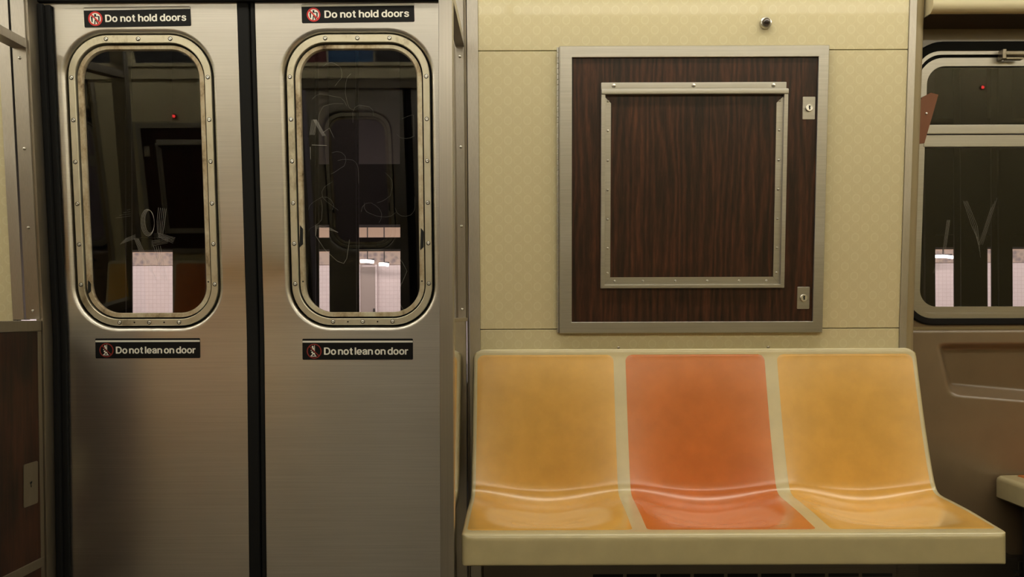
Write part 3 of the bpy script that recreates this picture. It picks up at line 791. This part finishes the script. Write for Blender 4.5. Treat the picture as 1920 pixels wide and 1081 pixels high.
def npoint(x, i, off):
    p = PROF[i]; n_ = pnorm(i)
    # n_ points towards -y/up (sitter side); check sign
    d = dish(x, p.x, p.y, i)
    q = p + n_ * (off - d)
    return (x, q.x, q.y)
# make sure the normal points to the sitter
if pnorm(len(PROF) // 3).x > 0:
    _pn = pnorm
    def pnorm(i): return -_pn(i)
def make_bench(root_loc, tx=0.0):
    bm = new(); xs_in = [BX0 + 0.010 + (BX1 - BX0 - 0.020) * k / 132 for k in range(133)]
    TH = 0.016; rings = []
    for i in range(len(PROF)):
        r = [npoint(BX0, i, -TH), npoint(BX0, i, -0.009), npoint(BX0 + 0.0015, i, -0.0045), npoint(BX0 + 0.005, i, -0.0012)]
        r += [npoint(x, i, 0) for x in xs_in]
        r += [npoint(BX1 - 0.005, i, -0.0012), npoint(BX1 - 0.0015, i, -0.0045), npoint(BX1, i, -0.009), npoint(BX1, i, -TH)]
        r += [npoint(x, i, -TH) for x in xs_in[::-6]]
        rings.append(r)
    # round the front and top corners of the outline a little
    for i, r in enumerate(rings):
        z, y = PROF[i].y, PROF[i].x
        if z > 0.865 and y > 2.53:
            ins = 0.030 * (1 - math.sqrt(max(0, 1 - min(1, (z - 0.865) / 0.0310) ** 2)))
            cxm = (BX0 + BX1) / 2; hw = (BX1 - BX0) / 2
            rings[i] = [(cxm + (p[0] - cxm) * (hw - ins) / hw, p[1], p[2]) for p in r]
        elif y < 2.10:
            q = []
            for p in r:
                dd = max(0.0, min(p[0] - BX0, BX1 - p[0])); R_ = 0.026
                lim = 2.0590 + (R_ - math.sqrt(R_ * R_ - (R_ - dd) ** 2) if dd < R_ else 0.0)
                q.append((p[0], max(p[1], lim), p[2]))
            rings[i] = q
    loft(bm, rings, caps=(True, True))
    return bm
def seat_panel_bm(a, c):
    bm = new(); top = bot = None
    apex = max(range(len(PROF)), key=lambda i: PROF[i].y)
    idx = [i for i in range(apex, len(PROF)) if PROF[i].y < 0.8800 and PROF[i].x > 2.088]
    nu = 40; s0, s1 = ARC[idx[0]], ARC[idx[-1]]
    rows_t, rows_b = [], []
    for i in idx:
        e = min(ARC[i] - s0, s1 - ARC[i]); r = 0.020 if ARC[i] - s0 < 0.3 else 0.012
        ins = 0.0 if e >= r else r - math.sqrt(max(0, r * r - (r - e) ** 2))
        xa, xb = a + ins, c - ins
        xs = [xa + (xb - xa) * k / nu for k in range(nu + 1)]
        edge = 0.0002
        rows_t.append([npoint(x, i, 0.0014 if 0 < k < nu else edge) for k, x in enumerate(xs)])
        rows_b.append([npoint(x, i, -0.004) for x in xs])
    rows_t[0] = [npoint(p[0], idx[0], 0.0002) for p in rows_t[0]]; rows_t[-1] = [npoint(p[0], idx[-1], 0.0002) for p in rows_t[-1]]
    loft(bm, [t + b_[::-1] for t, b_ in zip(rows_t, rows_b)], caps=(True, True))
    return bm
bench = thing('three_seat_bench', 'cream bench of three moulded seats, yellow orange yellow, under the cabinet', 'bench', (0.5085, 2.3, 0.38))
obj('shell', make_bench(None), 'shell', bench, 60)
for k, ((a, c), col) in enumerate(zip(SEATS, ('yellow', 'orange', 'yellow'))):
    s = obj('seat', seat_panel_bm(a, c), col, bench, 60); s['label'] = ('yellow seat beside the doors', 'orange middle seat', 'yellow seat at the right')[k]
for x in (0.25, 0.75):
    bm = new()
    add_box(bm, x - 0.02, x + 0.02, 2.12, 2.50, 0.385, 0.425, 0.004)
    loft(bm, [[(x - 0.015, 2.540, 0.27), (x + 0.015, 2.540, 0.27), (x + 0.015, 2.555, 0.27), (x - 0.015, 2.555, 0.27)],
              [(x - 0.015, 2.15, 0.385), (x + 0.015, 2.15, 0.385), (x + 0.015, 2.50, 0.385), (x - 0.015, 2.50, 0.385)]], caps=(True, True))
    obj('bracket', bm, 'steel_dark', bench)
for x in (0.2775, 0.737):
    bm = new(); lathe_y(bm, [(0.004, 0.002), (0.004, -0.003), (0.002, -0.005), (0, -0.005)], x, 2.566, 0.8985, 12)
    obj('fixing_bolt', bm, 'steel_dark', bench)

# ------------------------------------------------------------------ heater under the bench
ht = thing('heater_grille', 'dark slotted heater grille along the wall under the bench', 'heater', (0.5, 2.59, 0.0))
bm = new(); add_box(bm, -0.14, 1.195, 2.560, 2.585, 0.0, 0.262, 0.003)
obj('casing', bm, 'heater', ht)
bm = new()
z = 0.196
while z > 0.05:
    for k in range(9):
        xa = 0.196 + k * 0.1030
        add_box(bm, xa, xa + 0.092, 2.5585, 2.562, z, z + 0.010)
    z -= 0.0135
    if z < 0.05: break
obj('slots', bm, 'black', ht, smooth=False)
bm = new()
for xa in (1.126,):
    for k in range(34): add_box(bm, xa, 1.19, 2.557, 2.561, 0.02 + k * 0.0066, 0.0232 + k * 0.0066)
obj('ribbed_panel', bm, 'heater', ht, smooth=False)

# ------------------------------------------------------------------ window bay to the right
WX0, WX1 = 1.262, 2.60
def lean_obj(name, bm, material, parent=None, prof=winw, ang=32, split=False):
    shear(bm, prof, split); return obj(name, bm, material, parent, ang)
# wall sheet with the opening
bm = new()
outer = [(1.19, 0, 0.952), (X1, 0, 0.952), (X1, 0, 2.42), (1.19, 0, 2.42)]
hw_, hh_ = (WX1 - WX0) / 2, (1.779 - 1.022) / 2; wcx, wcz = (WX0 + WX1) / 2, (1.779 + 1.022) / 2
hole = rr(wcx, wcz, hw_ + 0.045, hh_ + 0.055, 0.09, 10)
tri = tessellate_polygon([[Vector(p) for p in outer], [Vector(p) for p in hole]])
vs = [bm.verts.new(p) for p in outer + hole]
for t in tri: bm.faces.new([vs[i] for i in t])
loft(bm, [hole, [(p[0], 0.05, p[2]) for p in hole]])
loft(bm, [outer, [(p[0], 0.03, p[2]) for p in outer]])
bmesh.ops.remove_doubles(bm, verts=bm.verts[:], dist=1e-5)
struct(lean_obj('wall_window_bay', bm, 'tan'), 'tan wall around the window at the right', 'wall')
win = struct(thing('window_1', 'wide steel-framed car window with rounded corners at the right', 'window', (wcx, winw(0.95), 0.95)))
def level(d, r): return rr(wcx, wcz, hw_ + d, hh_ + d, r, 10)
bm = new()
g0 = rr(wcx, (1.852 + 0.962) / 2, hw_ + 0.068, (1.852 - 0.962) / 2, 0.110, 10); g1 = rr(wcx, (1.824 + 0.984) / 2, hw_ + 0.045, (1.824 - 0.984) / 2, 0.085, 10)
g0b = rr(wcx, (1.848 + 0.966) / 2, hw_ + 0.064, (1.848 - 0.966) / 2, 0.106, 10)
loft(bm, [Y(g0, 0.004), Y(g0, -0.006), Y(g0b, -0.010), Y(g1, -0.010), Y(g1, 0.03)], loop=True)
lean_obj('gasket', bm, 'rubber', win)
bm = new()
a1 = rr(wcx, (1.825 + 0.984) / 2, hw_ + 0.045, (1.825 - 0.984) / 2, 0.085, 10); a2 = rr(wcx, (1.8125 + 1.000) / 2, hw_ + 0.034, (1.8125 - 1.000) / 2, 0.075, 10)
ringplate(bm, a1, a2, -0.004, 0.03)
b1 = rr(wcx, (1.8045 + 0.988) / 2, hw_ + 0.030, (1.8045 - 0.988) / 2, 0.080, 10); b2 = rr(wcx, wcz, hw_, hh_, 0.055, 10)
ringplate(bm, b1, b2, 0.002, 0.03)
add_box(bm, WX0 - 0.004, WX1 + 0.004, -0.006, 0.02, 1.5675, 1.596, 0.002); add_box(bm, WX0 - 0.004, WX1 + 0.004, 0.000, 0.02, 1.528, 1.5655, 0.002)
lean_obj('window_frame', bm, 'steel_h', win)
bm = new(); d1 = rr(wcx, (1.8125 + 0.99) / 2, hw_ + 0.035, (1.8125 - 0.99) / 2, 0.076, 10); ringplate(bm, d1, b2, 0.012, 0.03)
lean_obj('seal', bm, 'black', win)
for z0, z1 in ((1.585, 1.782), (1.018, 1.54)):
    bm = new(); add_box(bm, WX0 - 0.003, WX1 + 0.003, 0.014, 0.020, z0, z1); lean_obj('window_pane', bm, 'glass', win)
bm = new()
add_box(bm, 1.484, 1.60, -0.022, 0.0, 1.806, 1.818, 0.002); add_box(bm, 1.480, 1.492, -0.030, 0.0, 1.792, 1.822, 0.002); add_box(bm, 1.492, 1.545, -0.030, -0.012, 1.790, 1.797, 0.0015)
lean_obj('latch', bm, 'steel_dark', win)
WM = []
for k in range(4):
    WM.append(([(0.135 + 0.004 * k, 1.36), (0.165 + 0.006 * k, 1.28), (0.185 + 0.004 * k, 1.24 - 0.02 * k)], 0.0005))
    WM.append(([(0.085 + 0.003 * k, 1.30), (0.075 + 0.003 * k, 1.20), (0.045 + 0.004 * k, 1.13)], 0.0005))
    WM.append(([(0.225 + 0.006 * k, 1.34 + 0.01 * k), (0.190 + 0.004 * k, 1.22)], 0.0004))
scratches(WX0, WM, winw, 0.0136, win)
# brown strip tucked behind the box corner
bm = new(); poly(bm, [(1.205, 1.530), (1.2475, 1.535), (1.2860, 1.684), (1.262, 1.690), (1.235, 1.676), (1.205, 1.600)], -0.026, -0.020)
shear(bm, winw); st = obj('brown_strip', bm, 'brown_strip', None, 25)
tag(st, 'brown slanted strip poking out beside the window frame', 'strip'); put(SCREW, 1.250, 1.626, winw, -0.026, st)

# overhang above the window (advert cove)
bm = new()
pr = [(2.462 + 0.03, 2.42), (2.462, 1.945), (2.463, 1.915), (2.468, 1.898), (2.480, 1.889), (2.50, 1.887), (winw(1.895) + 0.004, 1.893), (winw(2.2) + 0.02, 2.42)]
loft(bm, [[(x, y, z) for y, z in pr] for x in (1.197, X1)], caps=(True, True))
struct(obj('trim_8', bm, 'cream_paint', None, 50))

bm = new(); loft(bm, [[(x, y, z) for y, z in ((2.484, 1.8875), (2.50, 1.8855), (winw(1.89) - 0.001, 1.8915), (winw(1.89) - 0.001, 1.8945), (2.484, 1.8895))] for x in (1.197, X1)], caps=(True, True))
struct(obj('cove_shade_strip', bm, 'cove_shade', None, 50))  # shade of the cove underside put into a dark brown strip
# tan moulded lower panel with an arm recess
def height(x, z):
    """depth into the wall at this spot (positive = recessed)"""
    d = 0.0
    # ledge at the top rolls forward
    zt = 0.905 + 0.012 * smooth01((x - 1.32) / 0.05)
    l = smooth01((x - 1.312 - 0.23 * max(0, (0.905 - z))) / 0.050)
    t = smooth01((0.905 - z) / 0.022)
    bl = 0.738 - 0.085 * (x - 1.36)
    bt = smooth01((z - bl + 0.006) / 0.042)
    return 0.058 * l * t * bt
bm = new(); nx, nz = 110, 110; rows = []
xs = [1.17 + (1.9 - 1.17) * k / nx for k in range(nx + 1)] + [2.4, 3.2, X1]
zs = [0.0 + 0.60 * k / 20 for k in range(20)] + [0.60 + (0.9475 - 0.60) * k / nz for k in range(nz + 1)]
def tanface(x, z):
    y = winw(z) - 0.012 + height(x, z)
    e = 0.9475 - z
    if e < 0.010: y += 0.010 - math.sqrt(max(0, 0.010 ** 2 - (0.010 - e) ** 2))
    return y
loft(bm, [[(x, tanface(x, z), z) for x in xs] for z in zs], closed=False)
loft(bm, [[(x, tanface(x, 0.9475), 0.9475) for x in xs], [(x, winw(0.95) + 0.08, 0.9475) for x in xs]], closed=False)
struct(obj('wall_lower_panel', bm, 'tan', None, 70), 'tan moulded wall panel with arm recess below the window', 'wall')
bm = new(); add_box(bm, 1.17, X1, -0.001, 0.012, 0.9475, 0.9575, 0.001); shear(bm, winw); struct(obj('trim_9', bm, 'tan_post'))

# seat at the right edge, facing along the car
def side_seat():
    root = thing('side_facing_seat', 'orange seat with cream rim jutting in at the right edge', 'seat', (1.70, 2.45, 0.42))
    bm = new(); xa, xb = 1.497, 1.95; ya, yb = 1.78, 2.690
    o1 = [(xa, 0.0), ]
    rings = []
    for d, zz in ((0.006, 0.408), (0.0, 0.414), (0.0, 0.466), (0.002, 0.474), (0.007, 0.480), (0.014, 0.4815)):
        c_ = rr((xa + xb) / 2, (ya + yb) / 2, (xb - xa) / 2 - d, (yb - ya) / 2 - d, 0.018, 6)
        rings.append([(p[0], p[2], zz + 0.012 * (p[0] - xa)) for p in c_])
    loft(bm, rings, caps=(True, True)); obj('shell', bm, 'shell', root, 45)
    bm = new(); c_ = rr((xa + xb) / 2 + 0.02, (ya + yb) / 2, (xb - xa) / 2 - 0.037, (yb - ya) / 2 - 0.018, 0.02, 6)
    loft(bm, [[(p[0], p[2], 0.478) for p in c_], [(p[0], p[2], 0.4825 + 0.012 * (p[0] - xa)) for p in c_]], caps=(True, True)); obj('seat', bm, 'orange', root, 45)
    bm = new(); add_box(bm, 1.535, 1.90, 1.90, 2.608, 0.03, 0.410, 0.01); obj('bracket', bm, 'iron', root)  # bracket widened into a black box for the shade under the seat
    bm = new()
    loft(bm, [[(1.935, y, z) for y, z in ((1.79, 0.46), (2.69, 0.46), (2.66, 0.86), (1.82, 0.86))], [(1.965 + (0.05 if z > 0.6 else 0), y, z) for y, z in ((1.79, 0.46), (2.69, 0.46), (2.66, 0.86), (1.82, 0.86))]], caps=(True, True))
    obj('backrest', bm, 'shell', root)
side_seat()
bm = new(); add_box(bm, 1.20, 1.53, 2.615, 2.69, 0.0, 0.235, 0.004); add_box(bm, 1.529, 2.6, 2.615, 2.69, 0.0, 0.225, 0.004)
hb = obj('heater_casing', bm, 'heater'); tag(hb, 'dark heater casing along the wall at the bottom right', 'heater')
bm = new()
for k in range(8): add_box(bm, 1.515, 1.75, 2.6135, 2.617, 0.06 + 0.018 * k, 0.071 + 0.018 * k)
obj('slots', bm, 'black', hb, smooth=False)

# ------------------------------------------------------------------ the far side of the car (seen in the glass and the steel)
dl2 = turned(door_l, 'door_3'); dl2['label'] = 'steel door leaf of the opposite doorway, mirrored faintly in the glass'
dr2 = turned(door_r, 'door_4'); dr2['label'] = 'second steel door leaf of the opposite doorway, mirrored in the right door glass'
dup(bench, 'opposite yellow and orange bench, mirrored in the left door glass', turn=True)
dup(cab, 'opposite wood cabinet, mirrored faintly in the left door glass', turn=True)
turned(wall_right, 'wall_back_right'); turned(wall_right_lower, 'wall_back_right_lower'); turned(wall_left, 'wall_back_left')
for nm in ('trim_1', 'trim_2', 'trim_3', 'trim_4', 'wall_header'):
    turned(bpy.data.objects[nm], nm.replace('trim', 'trim_back') if 'trim' in nm else 'wall_back_header')
turned(bpy.data.objects['trim_8'], 'trim_back_8'); turned(bpy.data.objects['wall_window_bay'], 'wall_back_window_bay')
turned(bpy.data.objects['wall_lower_panel'], 'wall_back_lower_panel'); w2 = turned(win, 'window_2'); w2['label'] = 'opposite car window, mirrored at the left of the left door glass'
# advert rack above the opposite doors and seats
ar = thing('advert_rack', 'rack of advert cards above the opposite doors, mirrored at the top of the door glass', 'rack', (-1.6, RY - wall(2.0), 1.93))
def back(z): return RY - wall(z)
bm = new(); add_box(bm, -3.3, 0.2, 0.004, 0.020, 2.070, 2.085, 0.002); add_box(bm, -3.3, 0.2, 0.004, 0.030, 2.145, 2.168, 0.002); add_box(bm, -3.3, 0.2, 0.004, 0.012, 2.08, 2.41)
for v in bm.verts: v.co.y += back(v.co.z)
obj('rail', bm, 'cream_paint', ar)
for xa, xb, mt in ((-3.1, -2.55, 'ad_dark'), (-2.5, -1.55, 'ad_dark'), (-1.52, -1.28, 'ad_red'), (-1.27, -0.98, 'ad_blue'), (-0.97, -0.5, 'ad_dark')):
    bm = new(); add_box(bm, xa, xb, 0.012, 0.0135, 2.170, 2.38)
    for v in bm.verts: v.co.y += back(v.co.z)
    c = obj('advert_card', bm, mt, ar, smooth=False)
    if xa == -2.5:
        bm = text_mesh('Unforgettable', 0, 0.60, 0, 0.055)
        for v in bm.verts: v.co = Vector((-1.60 - v.co.x, 0.0137 - v.co.y + back(2.215 + v.co.z), 2.215 + v.co.z))
        obj('advert_lettering', bm, 'ad_white', c, smooth=False)

for x, z, lb in ((-2.29, 1.84, 'tiny red indicator light mirrored in the left door glass'), (2.98, 2.02, 'tiny red indicator light mirrored in the upper car window')):
    it = thing('indicator_light', lb, 'light', (x, back(z), z))
    bm = new(); lathe_y(bm, [(0.016, -0.002), (0.016, 0.006), (0.012, 0.010), (0, 0.010)], x, back(z) + 0.004, z, 16); obj('bezel', bm, 'black', it)
    bm = new(); lathe_y(bm, [(0.010, 0.010)] + [(0.010 * math.cos(a), 0.010 + 0.010 * math.sin(a)) for a in (0.4, 0.8, 1.2)] + [(0, 0.020)], x, back(z) + 0.004, z, 16); obj('lens', bm, 'red_glow', it)
# stanchion pole near the middle of the car
sp = thing('stanchion_pole', 'upright steel grab pole, mirrored dark in the left door glass', 'pole', (-2.0, 1.05, 0))
bm = new(); tube(bm, [(-2.0, 1.05, 0.01), (-2.0, 1.05, 1.2), (-2.0, 1.05, 2.415)], 0.017, 16); obj('pole', bm, 'steel_v', sp)
for z0, z1 in ((0.0, 0.02), (2.40, 2.42)):
    bm = new()
    loft(bm, [[(-2.0 + 0.04 * math.cos(2 * PI * i / 24), 1.05 + 0.04 * math.sin(2 * PI * i / 24), z) for i in range(24)] for z in (z0, z1)], caps=(True, True))
    obj('flange', bm, 'steel_h', sp)

# ------------------------------------------------------------------ ceiling lamps
def lamp():
    root = thing('ceiling_lamp', 'long fluorescent tube lamp along the car ceiling, above the picture', 'lamp', (0, 2.10, 2.42), 'fluorescent ceiling lamps')
    bm = new(); add_box(bm, -0.70, 0.70, 2.015, 2.185, 2.385, 2.42, 0.004); obj('housing', bm, 'cream_paint', root)
    bm = new(); pr = [(2.10 - 0.065 * math.cos(a), 2.386 - 0.045 * math.sin(a)) for a in [i * PI / 8 for i in range(9)]]
    loft(bm, [[(x, y, z) for y, z in pr] for x in (-0.69, 0.69)], caps=(True, True)); obj('diffuser', bm, 'tube', root)
    return root
lm = lamp(); base = lm.location.copy()
for row, yy in enumerate((2.10, RY - 2.10)):
    for k in range(7):
        r = lm if (row == 0 and k == 4) else dup(lm, None)
        r.location = (-5.1 + 1.43 * k, yy, 2.42)

# ------------------------------------------------------------------ the station outside
bm = new(); add_box(bm, -16, 20, 18.0, 18.2, -1.4, 2.09); struct(obj('wall_station', bm, 'tile'))
bm = new(); add_box(bm, -16, 20, 17.97, 18.2, 2.09, 2.36); struct(obj('trim_mosaic', bm, 'mosaic'))
bm = new(); add_box(bm, -16, 20, 17.98, 18.2, 2.36, 3.05); struct(obj('wall_station_upper', bm, 'station_tan'))
bm = new(); add_box(bm, -16, 20, 2.9, 20, 3.05, 3.2); struct(obj('ceiling_station', bm, 'concrete'))
bm = new(); add_box(bm, -16, 20, 3.0, 12.9, -1.6, -1.4); struct(obj('floor_trackbed', bm, 'black'))
bm = new(); add_box(bm, -16, 20, 13.0, 18.0, -1.4, -0.05); struct(obj('floor_platform', bm, 'concrete'))
def px(x, D): return (x - 990) * D / 1568
sd = struct(thing('door_5', 'grey door in the far station wall, through the right door glass', 'door', (-3.44, 17.95, -0.05)))
bm = new(); add_box(bm, px(676, 17.95), px(704, 17.95), 17.95, 17.995, -0.05, 2.05, 0.004); obj('leaf', bm, 'station_door', sd)
bm = new(); add_box(bm, px(704, 17.95), px(708, 17.95), 17.93, 17.995, -0.05, 2.09, 0.004); add_box(bm, px(673, 17.95), px(676, 17.95), 17.93, 17.995, -0.05, 2.09, 0.004); obj('door_frame', bm, 'tile', sd)
bm = new(); add_box(bm, px(700, 17.95), px(703, 17.95), 17.92, 17.95, 0.95, 1.15, 0.004); obj('door_handle', bm, 'iron', sd)
gd = obj('overhead_girder', (lambda b_: (add_box(b_, -16, 20, 8.9, 9.2, 1.705, 1.83), b_)[1])(new()), 'iron')
tag(gd, 'black girder crossing the bright station wall outside the windows', 'girder')
for xa, xb, lb in ((-16, px(560, 9), 'deep black girder section seen in the left door glass'), (px(1200, 9), 20, 'deep black girder section seen in the car window')):
    bm = new(); add_box(bm, xa, xb, 8.8, 9.3, 1.83, 3.049); tag(obj('overhead_girder', bm, 'iron'), lb, 'girder')
bm = new(); add_box(bm, -16, 20, 9.4, 9.7, 2.02, 2.7); tag(obj('overhead_girder', bm, 'iron'), 'deep black girder behind, above the upper bright strip in the right door glass', 'girder')
def column(xa, xb, label, mt='iron', Y0=6.0):
    bm = new(); A, B = px(xa, Y0 + (0.11 if xa > 990 else 0)), px(xb, Y0 + (0.11 if xb < 990 else 0)); w = B - A
    pts = [(A, 0), (B, 0), (B, 0.015), ((A + B) / 2 + w * 0.12, 0.02), ((A + B) / 2 + w * 0.12, 0.09), (B, 0.095), (B, 0.11), (A, 0.11), (A, 0.095), ((A + B) / 2 - w * 0.12, 0.09), ((A + B) / 2 - w * 0.12, 0.02), (A, 0.015)]
    loft(bm, [[(x, Y0 + y, z) for x, y in pts] for z in (-1.4, 3.05)], caps=(True, True))
    return tag(obj('steel_column', bm, mt, None, 20), label, 'column', 'black columns between the tracks')
column(140, 249, 'wide black column behind the yellow reflection in the left door glass')
column(324, 396, 'black column at the right side of the left door glass', Y0=6.0)
column(535, 599, 'black column at the left side of the right door glass')
column(618, 674, 'black column in the middle of the right door glass')
column(751, 800, 'black column at the right side of the right door glass')
column(1722, 1754, 'slim black column nearest the left end of the car window')
column(1788, 1852, 'black column in the middle of the car window')
column(1858, 1899, 'black column at the right of the car window')
pc = column(1668, 1735, 'mauve station column bearing a number at the left end of the car window', 'mauve', 7.5)
bm = text_mesh('28', px(1729, 7.5), px(1744, 7.5) - 0.02, 1.40, 0.062)
for v in bm.verts: v.co.y += 7.499
obj('number', bm, 'sticker_white', pc, smooth=False)
# added glowing tubes in place of lamp reflections on the far station tiles
def tile_glint(xa, xb, y_, label):
    bm = new(); A, B = px(xa, 17.4), px(xb, 17.4); z_ = 1 - (y_ - 590) * 17.4 / 1568
    tube(bm, [(A, 17.4, z_), ((A + B) / 2, 17.4, z_), (B, 17.4, z_ - 0.02)], 0.035, 8)
    root = thing('tile_glint_tube', label, 'lamp', ((A + B) / 2, 17.4, z_), 'glowing tile reflections'); obj('tube', bm, 'glint_glow', root)
    bm = new(); add_box(bm, (A + B) / 2 - 0.01, (A + B) / 2 + 0.01, 17.44, 17.46, z_, 3.055); add_box(bm, A, B, 17.42, 17.47, z_ + 0.02, z_ + 0.05); obj('added_glint_hanger', bm, 'iron', root)
tile_glint(676, 701, 488, 'bright tube in place of a tile reflection, left of centre in the right door glass')
tile_glint(711, 729, 494, 'shorter bright tube in place of a tile reflection, right of the grey station door')
tile_glint(1755, 1787, 483, 'bright tube in place of a tile reflection, seen through the car window')
def area(name, loc, size, rot, watts, col):
    d = bpy.data.lights.new(name, 'AREA'); d.shape = 'RECTANGLE'; d.size, d.size_y = size; d.energy = watts; d.color = col
    o = bpy.data.objects.new(name, d); COL.objects.link(o); o.location = loc; o.rotation_euler = rot; return o
area('station_light', (0, 15.0, 2.98), (30, 0.4), (math.radians(35), 0, 0), STATION * 4, (1.0, 0.93, 0.92))
# platform on the near side, behind the camera
bm = new(); add_box(bm, -9, 9, -3.6, -3.4, -0.05, 3.0); struct(obj('wall_near_platform', bm, 'tile'))
bm = new(); add_box(bm, -9, 9, -3.4, -0.75, -0.2, -0.05); struct(obj('floor_near_platform', bm, 'concrete'))
bm = new(); add_box(bm, -9, 9, -3.4, -0.75, 3.0, 3.1); struct(obj('ceiling_near_platform', bm, 'concrete'))
area('near_platform_light', (0, -1.9, 2.95), (14, 0.4), (math.radians(-40), 0, 0), STATION * 0.35, (1.0, 0.93, 0.92))
